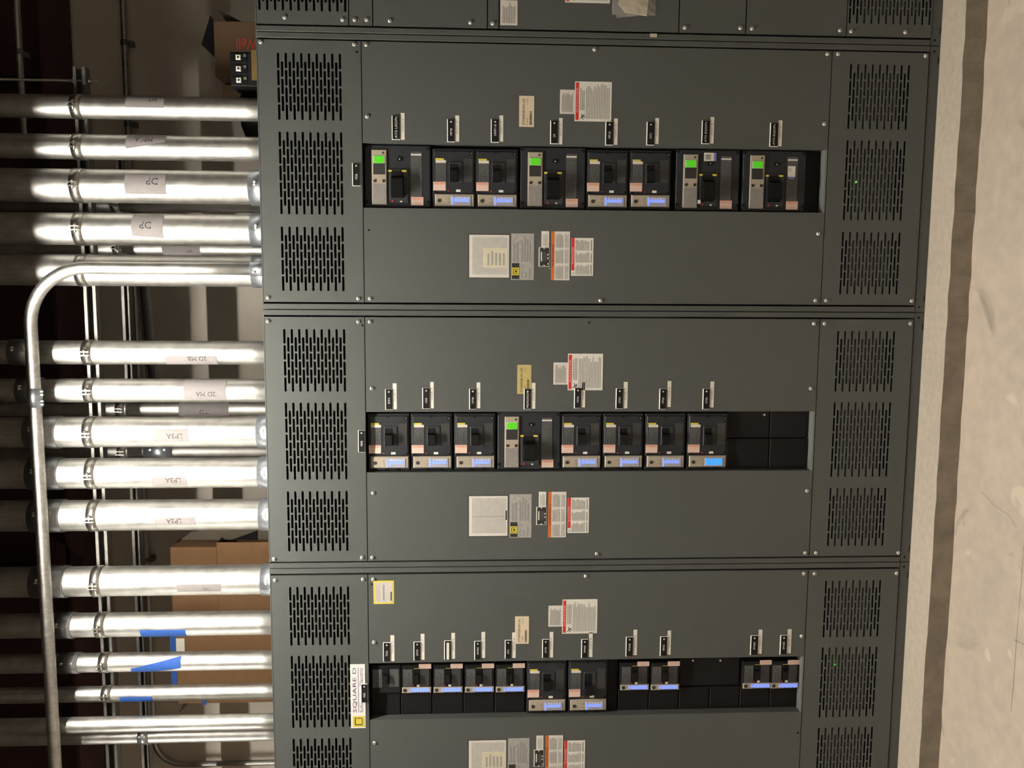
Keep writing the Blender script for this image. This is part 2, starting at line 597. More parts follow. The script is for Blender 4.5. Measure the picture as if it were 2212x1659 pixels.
def vent_mesh(x0, x1, z0, z1, blocks, ztop, nrow, t=SLOT_T):
    """louvred sheet with real slots: blocks = [(left x, slots per long row)]"""
    rows = []
    for i in range(2 * nrow - 1):
        zc = ztop - t / 2 - i * PITCH_Z / 2
        sl = []
        for bx, n in blocks:
            if i % 2 == 0:
                sl += [(bx + k * SLOT_P, bx + k * SLOT_P + SLOT_L) for k in range(n)]
            else:
                sl += [(bx + (k + 0.5) * SLOT_P, bx + (k + 0.5) * SLOT_P + SLOT_L) for k in range(n - 1)]
        rows.append((zc, sl))
    mb = MB()
    d = 0.0022
    top = z1
    c = t * 0.28
    for zc, sl in rows:
        a, b = zc - t / 2, zc + t / 2
        mb.quad((x0, 0, b), (x1, 0, b), (x1, 0, top), (x0, 0, top))
        px = x0
        for s0, s1 in sl:
            mb.quad((px, 0, a), (s0, 0, a), (s0, 0, b), (px, 0, b))
            # clipped slot corners
            for xx, sg in ((s0, 1), (s1, -1)):
                for zz, sz in ((a, 1), (b, -1)):
                    mb.poly([(xx, 0, zz), (xx + sg * c, 0, zz), (xx, 0, zz + sz * c)])
            mb.quad((s0, 0, a), (s1, 0, a), (s1, d, a), (s0, d, a))
            mb.quad((s0, 0, b), (s1, 0, b), (s1, d, b), (s0, d, b))
            mb.quad((s0, 0, a), (s0, 0, b), (s0, d, b), (s0, d, a))
            mb.quad((s1, 0, a), (s1, 0, b), (s1, d, b), (s1, d, a))
            px = s1
        mb.quad((px, 0, a), (x1, 0, a), (x1, 0, b), (px, 0, b))
        top = a
    mb.quad((x0, 0, z0), (x1, 0, z0), (x1, 0, top), (x0, 0, top))
    e = 0.014
    for p, q in (((x0, z0), (x1, z0)), ((x1, z0), (x1, z1)), ((x1, z1), (x0, z1)), ((x0, z1), (x0, z0))):
        mb.quad((p[0], 0, p[1]), (q[0], 0, q[1]), (q[0], e, q[1]), (p[0], e, p[1]))
    me = bpy.data.meshes.new('vent_panel')
    me.from_pydata(mb.v, [], mb.f)
    return me


PX0, PX1 = 0.0255, 0.8890
WX0, WX1, WZ0, WZ1 = 0.345, 0.560, 0.388, 1.9745
BLOCKS = [(0.0630, 4), (0.3207, 5), (0.6310, 4)]
VENT_TOP = vent_mesh(PX0, PX1, 1.9800, 2.3185, BLOCKS, 2.2560, 9)
VENT_LOW = vent_mesh(PX0, PX1, 0.0400, 0.3785, BLOCKS, 0.3150, 9, 0.0066)


def box_mesh(name, *a):
    return MB().box(*a).mesh(name)


def shell_mesh():
    mb = MB()
    t = 0.003
    x0, x1 = 0.0012, GW - 0.0012
    mb.box(x0, x0 + t, 0.03, GD, 0.0, GH)
    mb.box(x1 - t, x1, 0.03, GD, 0.0, GH)
    mb.box(x0, x1, 0.03, GD, GH - t, GH)
    mb.box(x0, x1, GD - t, GD, 0.0, GH)
    mb.box(x0, x1, 0.03, GD, 0.0, t)
    return mb.mesh('enclosure')


SHELL = shell_mesh()
POST_L = MB().bbox(0.0012, 0.0197, 0.001, 0.035, 0.037, GH, 0.0015).mesh('frame_post')
POST_R = MB().bbox(GW - 0.0197, GW - 0.0012, 0.001, 0.035, 0.037, GH, 0.0015).mesh('frame_post')
TOPRAIL = box_mesh('top_rail', 0.0197, GW - 0.0197, 0.004, 0.035, GH - 0.0035, GH)
HEAD = box_mesh('header_bar', 0.0197, GW - 0.0197, 0.016, 0.035, 1.979, 2.005)
BASE = MB().bbox(0.0012, GW - 0.0012, 0.003, 0.05, 0.0, 0.0358, 0.0012).mesh('base_channel')


def screw_mesh():
    mb = MB()
    k = 16
    prof = [(0.0066, 0.0), (0.0066, -0.003), (0.0052, -0.0052), (0.0022, -0.0063)]
    mb.rings([[(r * math.cos(2 * PI * j / k), y, r * math.sin(2 * PI * j / k)) for j in range(k)] for r, y in prof])
    me = mb.mesh('cover_screw')
    return me


SCREW_ME = screw_mesh()
SCREW_ME.materials.append(SCREW)
SLOTBAR = MB().box(-0.0046, 0.0046, -0.0067, -0.0055, -0.0009, 0.0009).mesh('screw_slot')
SLOTBAR.materials.append(INK)
HOLE = MB().cyl((0, -0.0004, 0), 'y', 0.0042, 0.0004, 14).mesh('screw_hole')
HOLE.materials.append(DARKIN)


def screw(root, x, y, sx):
    p = at(x, y, 0.0)
    o = put('cover_screw', SCREW_ME, None, root)
    o.location = (p.x - sx, 0, p.z)
    s = put('screw_slot', SLOTBAR, None, o)
    s.rotation_euler = (0, random.uniform(0, PI), 0)


def hole(root, x, y, sx, yy=0.0, s=1.0):
    p = at(x, y, yy)
    o = put('screw_hole', HOLE, None, root)
    o.location = (p.x - sx, yy, p.z)
    o.scale = (s, 1, s)


def prect(x0, x1, y0, y1, sx, Y=0.0):
    a, b = at((x0 + x1) / 2, y1, Y), at((x0 + x1) / 2, y0, Y)
    c, d = at(x0, (y0 + y1) / 2, Y), at(x1, (y0 + y1) / 2, Y)
    return a.x - sx, b.x - sx, d.z, c.z


def nameplate(root, sx, r, txt, cover=False):
    """engraved black plate, its bevelled rim showing the white core"""
    x0, x1, z0, z1 = prect(*r, sx)
    e = 0.0026
    mb = MB()
    o_ = [(x0 - e * .7, 0, z0 - e * .4), (x1 + e * .5, 0, z0 - e * .4), (x1 + e * .5, 0, z1 + e), (x0 - e * .7, 0, z1 + e)]
    i_ = [(x0, -0.0032, z0), (x1, -0.0032, z0), (x1, -0.0032, z1), (x0, -0.0032, z1)]
    for k in range(4):
        j = (k + 1) % 4
        mb.quad(o_[k], o_[j], i_[j], i_[k])
    n = obj('nameplate', mb, WHITE, root, 'small black engraved plate with white bevelled rim')
    obj('plate_face', MB().box(x0, x1, -0.0034, -0.0012, z0, z1), BLK, n)
    h = (z1 - z0)
    y = -0.0037
    if cover:
        plate('cover_strip', x0 + 0.001, x1 - 0.006, z0 + h * .28, z0 + h * .72, WHITE, n, y=-0.0034, t=0.0006)
        return
    tw = {1: .07, 2: .14, 3: .24, 4: .31, 5: .40, 6: .50, 7: .62}.get(len(txt), .80) * (x1 - x0)
    if len(txt) >= 7:
        xa = x0 + 0.004
        xb = x1 - 0.004 if len(txt) > 7 else x1 - 0.008
    else:
        xa = x0 + (x1 - x0) * .28
        xb = xa + tw
    flat_text(txt, xa, xb, z0 + h * .36, z0 + h * .67, y, n, WINK)
    if len(txt) < 8:
        obj('rivet', MB().cyl((x1 - 0.0085, -0.0034, z0 + h * .52), 'y', 0.0030, -0.0012, 12), SCREW, n)


def circuit_tag(root, sx, r, txt):
    x0, x1, z0, z1 = prect(*r, sx)
    n = plate('circuit_tag', x0, x1, z0, z1, WHITE, root, t=0.0008, label='narrow white adhesive strip with a grey circuit number')
    L_ = x1 - x0
    flat_text(txt, x0 + L_ * .30, x0 + L_ * .78, z0 + (z1 - z0) * .25, z0 + (z1 - z0) * .75, -0.001, n, GINK)


def danger_label(root, x0, x1, z0, z1, seed):
    n = plate('danger_label', x0, x1, z0, z1, WHITE, root, t=0.0008, label='white warning sheet of small print with a red band on top')
    plate('red_band', x0 + .004, x1 - .004, z1 - .0135, z1 - .003, RED, n, y=-.0008, t=.0004)
    flat_text('DANGER', x0 + .03, x1 - .02, z1 - .0115, z1 - .005, -.0015, n, PINKW)
    # lightning and figure sign
    mb = MB()
    cx, cz = x0 + .016, z1 - .025
    for a, b, wd in (((-.008, .006), (.006, -.008), .0014), ((-.002, .000), (-.010, -.006), .0012), ((.0, .0), (.009, .002), .0012), ((.003, -.004), (-.004, -.010), .0012)):
        dx, dz = b[0] - a[0], b[1] - a[1]
        l = math.hypot(dx, dz)
        nx, nz = -dz / l * wd, dx / l * wd
        mb.quad((cx + a[0] + nx, -.0011, cz + a[1] + nz), (cx + b[0] + nx, -.0011, cz + b[1] + nz),
                (cx + b[0] - nx, -.0011, cz + b[1] - nz), (cx + a[0] - nx, -.0011, cz + a[1] - nz))
    g = obj('shock_sign', mb, INK, n)
    rules(x0 + .036, x1 - .008, z1 - .034, z1 - .017, 3, .45, -.0011, n, GINK, seed)
    rules(x0 + .008, x1 - .006, z0 + .006, z1 - .037, 15, .40, -.0011, n, GINK, seed + 1, .22)
    return n


def small_label(root, x0, x1, z0, z1, seed, m=None):
    n = plate('instruction_label', x0, x1, z0, z1, m or CREAM, root, t=0.0006, label='small cream label of faint print')
    rules(x0 + .006, x1 - .006, z0 + .006, z1 - .006, 8, .5, -.0009, n, TANG, seed, .25)


def order_label(root, x0, x1, z0, z1, m, no):
    n = plate('order_label', x0, x1, z0, z1, m, root, t=0.0006, label='cream order label with a long number and a barcode')
    flat_text('27340028-001-0%d' % no, x0 + .006, x1 - .010, z1 - .019, z1 - .011, -.0009, n, INK)
    flat_text('%d of 4' % no, x0 + .006, x0 + .028, z1 - .030, z1 - .024, -.0009, n, INK)
    flat_text('US/ND', x1 - .03, x1 - .008, z1 - .030, z1 - .025, -.0009, n, GINK)
    mb = MB()
    rnd = random.Random(no)
    xx = x0 + .006
    while xx < x0 + (x1 - x0) * .5:
        wd = rnd.choice((.0006, .0010, .0016))
        mb.quad((xx, -.0009, z0 + .007), (xx + wd, -.0009, z0 + .007), (xx + wd, -.0009, z0 + .015), (xx, -.0009, z0 + .015))
        xx += wd + rnd.choice((.0006, .0010))
    obj('barcode', mb, INK, n)['kind'] = 'stuff'


def left_cover_labels(root, variant):
    """paper sheet, silver film data label, white tag, black data plate, orange and red warning labels"""
    x0, x1, z0, z1 = .113, .258, 1.482, 1.619
    n = plate('inspection_sheet', x0, x1, z0, z1, PAPER, root, t=.001, label='white paper sheet ruled with fine lines in a clear sleeve')
    obj('sleeve_rim', MB().box(x0 - .004, x0 - .001, -.0012, 0, z0 - .002, z1 + .004).box(x1 + .001, x1 + .004, -.0012, 0, z0 - .002, z1 + .004).box(x0 - .004, x1 + .004, -.0012, 0, z1 + .002, z1 + .004), BAFFLE, n)['kind'] = 'stuff'
    rules(x0 + .010, x1 - .006, z0 + .006, z1 - .010, 26, .35, -.0013, n, FILM, 3, 0.02)
    if variant == 'slip':
        s_ = plate('cream_slip', x0 + .034, x1 - .044, z0 + .004, z0 + .088, mat('pale_yellow_slip', (.62, .57, .42), .7, noise=.06, nscale=40), n, y=-.001, t=.0006)
        rules(x0 + .042, x1 - .05, z0 + .012, z0 + .078, 5, .5, -.0019, n, FILM, 6, .3)
    else:
        obj('pen_line', MB().box(x0 + .07, x0 + .0715, -.0014, -.001, z0 + .012, z1 - .012), GINK, n)
        obj('dark_stub', MB().box(x0 + .058, x0 + .092, -.0014, -.001, z0 + .002, z0 + .007), INK, n)
    x0, x1, z0, z1 = .1055, .264, 1.3965, 1.475
    n = plate('data_label', x0, x1, z0, z1, FILM, root, t=.0006, label='silvery film data label with a yellow square mark')
    obj('black_bar', MB().box(x0 + .003, x0 + .057, -.0012, -.0006, z1 - .028, z1 - .003), INK, n)
    obj('yellow_mark', MB().box(x0 + .016, x0 + .042, -.0016, -.0012, z1 - .028, z1 - .003), YELLOW, n)
    mk = MB()
    cx, cz = x0 + .029, z1 - .0155
    for a in (.0085,):
        mk.box(cx - a, cx + a, -.0019, -.0016, cz + a - .0018, cz + a)
        mk.box(cx - a, cx - a + .0018, -.0019, -.0016, cz - a, cz + a)
        mk.box(cx + a - .0018, cx + a, -.0019, -.0016, cz - a, cz + a)
        mk.box(cx - .003, cx + .003, -.0019, -.0016, cz - .005, cz + .002)
    obj('mark_outline', mk, INK, n)['kind'] = 'stuff'
    rules(x0 + .062, x1 - .008, z1 - .028, z1 - .006, 2, .55, -.0009, n, GINK, 11, .5)
    rules(x0 + .062, x1 - .008, z0 + .008, z1 - .034, 4, .6, -.0009, n, GINK, 12, .35)
    rules(x0 + .006, x0 + .044, z0 + .008, z1 - .032, 3, .4, -.0009, n, GINK, 13, .5)
    x0, x1, z0, z1 = .218, .2725, 1.345, 1.371
    n = plate('white_tag', x0, x1, z0, z1, WHITE, root, t=.0008)
    rules(x0 + .004, x1 - .004, z0 + .004, z1 - .004, 4, .35, -.0011, n, GINK, 14, .2)
    x0, x1, z0, z1 = .152, .2175, 1.3425, 1.380
    n = plate('rating_plate', x0, x1, z0, z1, WHITE, root, t=.001, label='small black riveted rating plate')
    obj('plate_face', MB().box(x0 + .0015, x1 - .0015, -.0014, -.001, z0 + .0015, z1 - .0035), INK, n)
    for i, (a, b, c, d) in enumerate(((.018, .05, .026, .030), (.018, .05, .010, .022), (.006, .012, .004, .007), (.026, .031, .004, .008), (.038, .043, .004, .008))):
        plate('blank_field', x0 + a, x0 + b, z0 + c, z0 + d, WHITE if i != 1 else BAFFLE, n, y=-.0014, t=.0004)
    for sx_ in (x0 + .003, x1 - .003):
        obj('rivet', MB().cyl((sx_, -.0014, (z0 + z1) / 2), 'y', .0028, -.0012, 10), SCREW, n)
    x0, x1, z0, z1 = .1055, .272, 1.2725, 1.3365
    n = plate('warning_label', x0, x1, z0, z1, PAPER, root, t=.0008, label='wide label of print with an orange band')
    plate('orange_band', x0, x1, z1 - .0105, z1, ORANGE, n, y=-.0008, t=.0004)
    flat_text('WARNING', x0 + .045, x1 - .045, z1 - .0085, z1 - .0025, -.0015, n, INK)
    for k in range(3):
        xa = x0 + .004 + k * (x1 - x0 - .006) / 3
        rules(xa, xa + .048, z0 + .022, z1 - .014, 8, .55, -.0011, n, FILM, 20 + k, .15)
        rules(xa, xa + .048, z0 + .004, z0 + .018, 3, .5, -.0011, n, FILM, 30 + k, .1)
    x0, x1, z0, z1 = .121, .2505, 1.1905, 1.267
    n = plate('danger_notice', x0, x1, z0, z1, WHITE, root, t=.0008, label='white label of three printed columns with a red band')
    plate('red_band', x0 + .018, x1, z1 - .0105, z1 - .0005, RED, n, y=-.0008, t=.0004)
    flat_text('DANGER', x0 + .042, x1 - .030, z1 - .0085, z1 - .0025, -.0015, n, PINKW)
    flat_text('A', x0 + .004, x0 + .013, z1 - .0105, z1 - .002, -.0012, n, GINK)
    for k in range(3):
        xa = x0 + .004 + k * (x1 - x0 - .006) / 3
        rules(xa, xa + .037, z0 + .014, z1 - .014, 9, .62, -.0011, n, FILM, 40 + k, .3)
        rules(xa, xa + .037, z0 + .004, z0 + .011, 1, .5, -.0011, n, GINK, 50 + k, .3)


def section(sx, label):
    root = thing('switchboard_section', label, 'switchboard', (sx, 0, 0), 'switchboard sections side by side')
    put('enclosure', SHELL, PAINT, root)
    put('frame_post', POST_L, POST, root)
    put('frame_post', POST_R, POST, root)
    put('top_rail', TOPRAIL, POST, root)
    put('base_channel', BASE, POST, root)
    return root


def distribution(sx, label):
    root = section(sx, label)
    put('header_bar', HEAD, DARKIN, root)
    put('vent_panel', VENT_TOP, PAINT, root, 'slotted upper ventilation panel')
    put('vent_panel', VENT_LOW, PAINT, root, 'slotted lower ventilation panel')
    mb = MB().box(PX0, WX0, 0, 0.002, 0.3815, 1.9770).box(WX0 - 0.002, WX0, 0.002, 0.052, 0.3815, 1.9770)
    mb.box(PX0, PX0 + .002, 0.002, 0.014, 0.3815, 1.977)
    obj('cover_plate', mb, PAINT, root, 'plain cover plate left of the breakers')
    mb = MB().box(WX1, PX1, 0, 0.002, 0.3815, 1.9770).box(WX1, WX1 + 0.002, 0.002, 0.052, 0.3815, 1.9770)
    mb.box(PX1 - .002, PX1, 0.002, 0.014, 0.3815, 1.977)
    obj('cover_plate', mb, PAINT, root, 'plain cover plate right of the breakers')
    obj('window_sill', MB().box(WX0, WX1, 0.0, 0.052, 0.3815, WZ0), mat('lit_grey_sill', (0.17, 0.18, 0.17), 0.5, noise=0.05, nscale=100), root)  # paler than the covers: light caught on top is put into the colour
    obj('bus_cover', MB().box(WX0, WX1, 0.052, 0.056, 0.36, 1.985), DARKIN, root)
    obj('inner_baffle', MB().box(0.05, 0.86, 0.030, 0.032, 0.13, 0.275), BAFFLE, root)
    for z in (2.09, 2.15, 2.21):
        obj('bus_bar', MB().box(0.06, 0.86, 0.26, 0.268, z, z + 0.03), mat('copper_bar', (.035, .012, .008), .6, metal=1.0, noise=.3, nscale=12), root)
    for x in (0.0185, GW - 0.0185):
        o = put('screw_hole', HOLE, None, root)
        o.location = (x, 0.003, 0.021)
    for x in (0.050, GW - 0.050):
        obj('base_slot', MB().box(x - 0.011, x + 0.011, 0.0024, 0.003, 0.0035, 0.0065), DARKIN, root)
    return root


X1_, X2_, X3_, X0_ = 0.0, -GW, -2 * GW, GW
S1 = distribution(X1_, 'tall grey switchboard section holding four large green-screen breakers')
S2 = distribution(X2_, 'tall grey switchboard section with one green-screen breaker among seven blue-screen ones')
S3 = distribution(X3_, 'tall grey switchboard section with a white-and-yellow maker sign and nine small breakers')
for root, sx, scs, hls in (
    (S1, X1_, ((563, 91), (765, 96), (579, 643), (774, 645), (791, 97), (799, 645), (793, 252), (1284, 107), (1297, 649), (1787, 117), (1810, 117), (1999, 121), (1780, 268), (1767, 505), (1761, 649), (1784, 649), (1969, 650)),
     ((797, 497), (771, 112))),
    (S2, X2_, ((579, 694), (774, 695), (799, 695), (803, 839), (806, 1065), (1758, 699), (1781, 699), (1966, 699), (1751, 839), (1743, 1060), (1739, 1194), (1762, 1194), (1940, 1194), (1289, 1196), (592, 1207), (782, 1204), (804, 1204)),
     ((1273, 697), (783, 703))),
    (S3, X3_, ((594, 1253), (784, 1251), (806, 1251), (808, 1387), (809, 1604), (1265, 1244), (1736, 1239), (1759, 1239), (1936, 1238), (1731, 1374)), ((803, 1262), (1724, 1583)))):
    random.seed(int(sx * 100) + 7)
    for x, y in scs:
        screw(root, x, y, sx)
    for x, y in hls:
        hole(root, x, y, sx)

# nameplates and circuit tags
NP1 = [(848, 864, 250, 301, 'ATS LRDPs'), (967.5, 982, 258, 306, 'MP1B'), (1062, 1077.5, 258, 307, 'HMP1-B'), (1190, 1205, 261, 310, 'DP'), (1309, 1324, 264, 313, 'MP1A'), (1398, 1413, 264, 313, 'HTC'), (1517, 1532, 261, 310, 'ATS EQDPs'), (1664, 1680, 266, 316, 'ATS-EQDPs')]
TG1 = [(865.5, 874, 244, 302), (983.5, 992, 249.5, 306), (1078.5, 1087, 249.5, 306), (1207, 1215, 255, 312), (1326, 1334, 256, 313), (1415, 1423, 255, 311), (1534, 1542, 253, 310), (1681, 1689, 260, 316)]
NP2 = [(833.6, 847.5, 841, 884, 'EDDC'), (914, 928, 838.5, 882, 'HDB'), (1015, 1028, 840, 883, 'DP4B'), (1133, 1146.5, 840, 883, 'MDXDRDM'), (1241.5, 1255, 838, 881, 'MP3A'), (1331.5, 1345, 839.5, 882, 'LP3A'), (1425.5, 1438.5, 840.5, 883, 'MP2A'), (1519, 1532, 840, 883, 'LP2A')]
TG2 = [(848.5, 857, 828, 884), (929.5, 937, 825, 882), (1029.5, 1037.5, 826, 882), (1148.5, 1156.5, 827, 883), (1256, 1264, 826, 880), (1347, 1355.5, 825, 882), (1441.5, 1449.5, 823, 879), (1534, 1542, 824, 880)]
NP3 = [(829, 843, 1388, 1428, 'TKDL'), (895, 908, 1386.5, 1426, 'LP1N'), (961, 974, 1384, 1424, ''), (1026, 1038.5, 1385, 1424, 'SPARE'), (1092, 1104, 1383, 1422, 'HTA'), (1172.5, 1185, 1381, 1420, 'LP1D'), (1257, 1269, 1381, 1420, 'SPARE'), (1353, 1366.5, 1376, 1417, 'SPARE'), (1427, 1440.5, 1375, 1416, 'MPVD'), (1622, 1636, 1373, 1414, 'SPARE'), (1686, 1699, 1372.5, 1413, 'SPARE')]
TG3 = [(843.5, 852, 1372, 1428), (909, 917, 1369, 1425), (975, 983, 1367, 1423), (1040, 1048, 1365, 1421), (1106, 1114, 1366, 1421), (1187, 1195, 1365, 1420), (1272, 1280, 1366, 1419), (1368, 1376, 1360, 1415), (1441.5, 1449, 1362, 1414), (1638, 1646, 1360, 1412), (1700.5, 1709, 1359, 1411)]
for root, sx, NP, TG, main in ((S1, X1_, NP1, TG1, (762.5, 778, 353, 401)), (S2, X2_, NP2, TG2, (775, 788, 930, 976)), (S3, X3_, NP3, TG3, (781, 794, 1477, 1516))):
    for i, (a, b, c, d, t) in enumerate(NP):
        nameplate(root, sx, (a, b, c, d), t, cover=(t == ''))
    for i, r in enumerate(TG):
        circuit_tag(root, sx, r, '300%s-%d' % ({X1_: 'C', X2_: 'B', X3_: 'A'}[sx], i + 2))
    if root is not S3:
        nameplate(root, sx, main, 'MDB')

order_label(S1, .6205, .7225, 1.4005, 1.4510, CREAM, 3)
order_label(S2, .6230, .7255, 1.4015, 1.4510, OCHRE, 2)
order_label(S3, .6250, .7280, 1.4020, 1.4525, CREAM, 1)
small_label(S1, .6655, .7450, 1.2625, 1.3130, 61, PAPER)
small_label(S2, .6560, .7340, 1.2735, 1.3240, 62, PAPER)
small_label(S3, .6875, .7665, 1.2815, 1.3320, 63, PAPER)
danger_label(S1, .6420, .7730, 1.1370, 1.2625, 71)
danger_label(S2, .6360, .7650, 1.1500, 1.2735, 72)
danger_label(S3, .6605, .7890, 1.1540, 1.2815, 73)
left_cover_labels(S1, 'slip')
left_cover_labels(S2, 'pen')
left_cover_labels(S3, 'slip')
# yellow bordered sticker and maker's sign on the third section
n = plate('yellow_bordered_sticker', .781, .867, 1.886, 1.959, YELLOW, S3, t=.0006)
plate('sticker_field', .787, .861, 1.892, 1.953, mat('pale_sticker_field', (.52, .48, .45), .6, noise=.04, nscale=40), n, y=-.0006, t=.0003)
rules(.794, .855, 1.915, 1.930, 1, .35, -.0011, n, GINK, 81, .1)
rules(.790, .858, 1.935, 1.950, 4, .3, -.0011, n, FILM, 82, .2)
obj('dark_print', MB().box(.793, .826, -.0012, -.0009, 1.8945, 1.8985), INK, n)
n = plate('maker_sign', .3160, .5580, 1.9925, 2.0455, mat('white_sign', (.78, .74, .72), .45, noise=.02, nscale=40), S3, t=.0015, label='white sign with blue lettering and a yellow square mark')
flat_text('SQUARE D', .376, .545, 2.022, 2.0375, -.0018, n, BINK)
flat_text('Schneider Electric', .376, .545, 2.0005, 2.0125, -.0018, n, BINK)
obj('sign_rule', MB().box(.376, .546, -.0018, -.0015, 2.0165, 2.0180), BINK, n)
obj('yellow_mark', MB().box(.321, .362, -.0022, -.0015, 1.9965, 2.0385), YELLOW, n)
mk = MB()
cx, cz, a, t_ = .3415, 2.0175, .0135, .0032
mk.box(cx - a, cx + a, -.0025, -.0022, cz + a - t_, cz + a).box(cx - a, cx + a, -.0025, -.0022, cz - a, cz - a + t_ * .7)
mk.box(cx - a, cx - a + t_, -.0025, -.0022, cz - a, cz + a).box(cx + a - t_ * .7, cx + a, -.0025, -.0022, cz - a, cz + a)
obj('mark_outline', mk, INK, n)['kind'] = 'stuff'
_n0 = len(S3.children)
nameplate(S3, X3_, (781, 794, 1477, 1516), 'MDB')
for ch in S3.children:
    if ch.name.startswith('nameplate') and abs(ch.bound_box[0][2] - 1.98) < 0.02:
        ch.location.y = -0.0018
# green indicator lamps glimmering behind the lower vents
for root, sx, (px, py) in ((S1, X1_, (1848.5, 393)), (S3, X3_, (1802, 1435))):
    p = at(px, py, 0.008)
    obj('indicator_lamp', MB().cyl((p.x - sx, 0.006, p.z), 'y', 0.0032, 0.006, 10), LED, root, 'tiny green light behind the lower vent')

# ------------------------------------------------------------------ fourth section, at the right edge of the view
S0 = section(X0_, 'partly seen grey section at the far right with stacked blank panels and a plastic bag')
V0T = vent_mesh(PX0, PX1, 2.0200, 2.3185, [(0.067, 5), (0.36, 5), (0.65, 4)], 2.3125, 12)
V0B = vent_mesh(PX0, PX1, 0.0380, 0.3325, [(0.067, 5), (0.36, 5), (0.65, 4)], 0.3283, 12, 0.0066)
put('vent_panel', V0T, PAINT, S0, 'slotted upper ventilation panel')
put('vent_panel', V0B, PAINT, S0, 'slotted lower ventilation panel')
for z0, z1 in ((1.941, 2.0165), (1.561, 1.9375), (1.522, 1.5575), (0.9145, 1.5185), (0.685, 0.911), (0.336, 0.6815)):
    mb = MB().box(PX0, PX1, 0, 0.002, z0, z1).box(PX0, PX0 + .002, .002, .014, z0, z1)
    obj('cover_plate', mb, PAINT, S0)
obj('inner_baffle', MB().box(0.05, 0.86, 0.030, 0.032, 0.06, 0.275), BAFFLE, S0)
obj('dark_liner', MB().box(PX0, PX1, 0.05, 0.052, 0.34, 2.02), DARKIN, S0)
for x, y in ((615, 38), (740, 43), (766, 43), (792, 43), (842, 45), (1016, 49), (1064, 51), (1479, 60), (1599, 61), (1624, 62), (1814, 66), (1838, 68), (1955, 70)):
    screw(S0, x, y, X0_)
for x in (0.0185,):
    o = put('screw_hole', HOLE, None, S0)
    o.location = (x, 0.003, 0.021)
obj('base_slot', MB().box(0.039, 0.061, 0.0024, 0.003, 0.0035, 0.0065), DARKIN, S0)
small_label(S0, .036, .116, 1.459, 1.516, 64, PAPER)
danger_label(S0, .1135, .242, 1.149, 1.2995, 74)
obj('tape_scrap', MB().box(.008, .0195, -.0006, .001, .987, 1.010), mat('cream_tape', (.55, .48, .36), .7, noise=.08, nscale=60), S0)
# clear bag with a folded paper packet taped to the right-hand section
p0, p1 = at(1322, 40, -.01), at(1418, -40, -.01)
bag = thing('plastic_bag', 'clear plastic bag holding a beige packet, taped to the far right section', 'bag', (p0.x, -.001, p1.z))
W_, H_ = p1.x - p0.x, p0.z - p1.z
mb = MB()
rnd = random.Random(9)
N_ = 9
gr = [[(W_ * i / N_ + (0.02 * (1 - j / N_) if i == 0 else 0), -.003 - .012 * math.sin(PI * i / N_) * math.sin(PI * j / N_) - rnd.uniform(0, .003), H_ * j / N_) for i in range(N_ + 1)] for j in range(N_ + 1)]
gr[N_][0] = (0.045, -.003, H_)
for j in range(N_):
    for i in range(N_):
        mb.quad(gr[j][i], gr[j][i + 1], gr[j + 1][i + 1], gr[j + 1][i])
obj('bag_film', mb, BAGP, bag)
mb = MB()
pk = [(.012, -.002, .030), (.075, -.002, .024), (.15, -.002, .05), (.15, -.002, H_ - .045), (.05, -.002, H_ - .02), (.022, -.002, H_ - .045)]
mb.prism(pk, (0, -.006, 0))
obj('folded_packet', mb, KRAFT, bag)

# ------------------------------------------------------------------ circuit breakers
BODY_BACK = 0.031      # back of a breaker body behind its own front face


def lcd_small(root, x0, x1, z0, z1, ytop, screen, name='display'):
    s = plate(name, x0, x1, z0, z1, TAN, root, y=ytop, t=0.002)
    plate('screen', x0 + .002, x1 - .002, z0 + (z1 - z0) * .30, z1 - (z1 - z0) * .20, screen, s, y=ytop - .002, t=.0006)
    return s


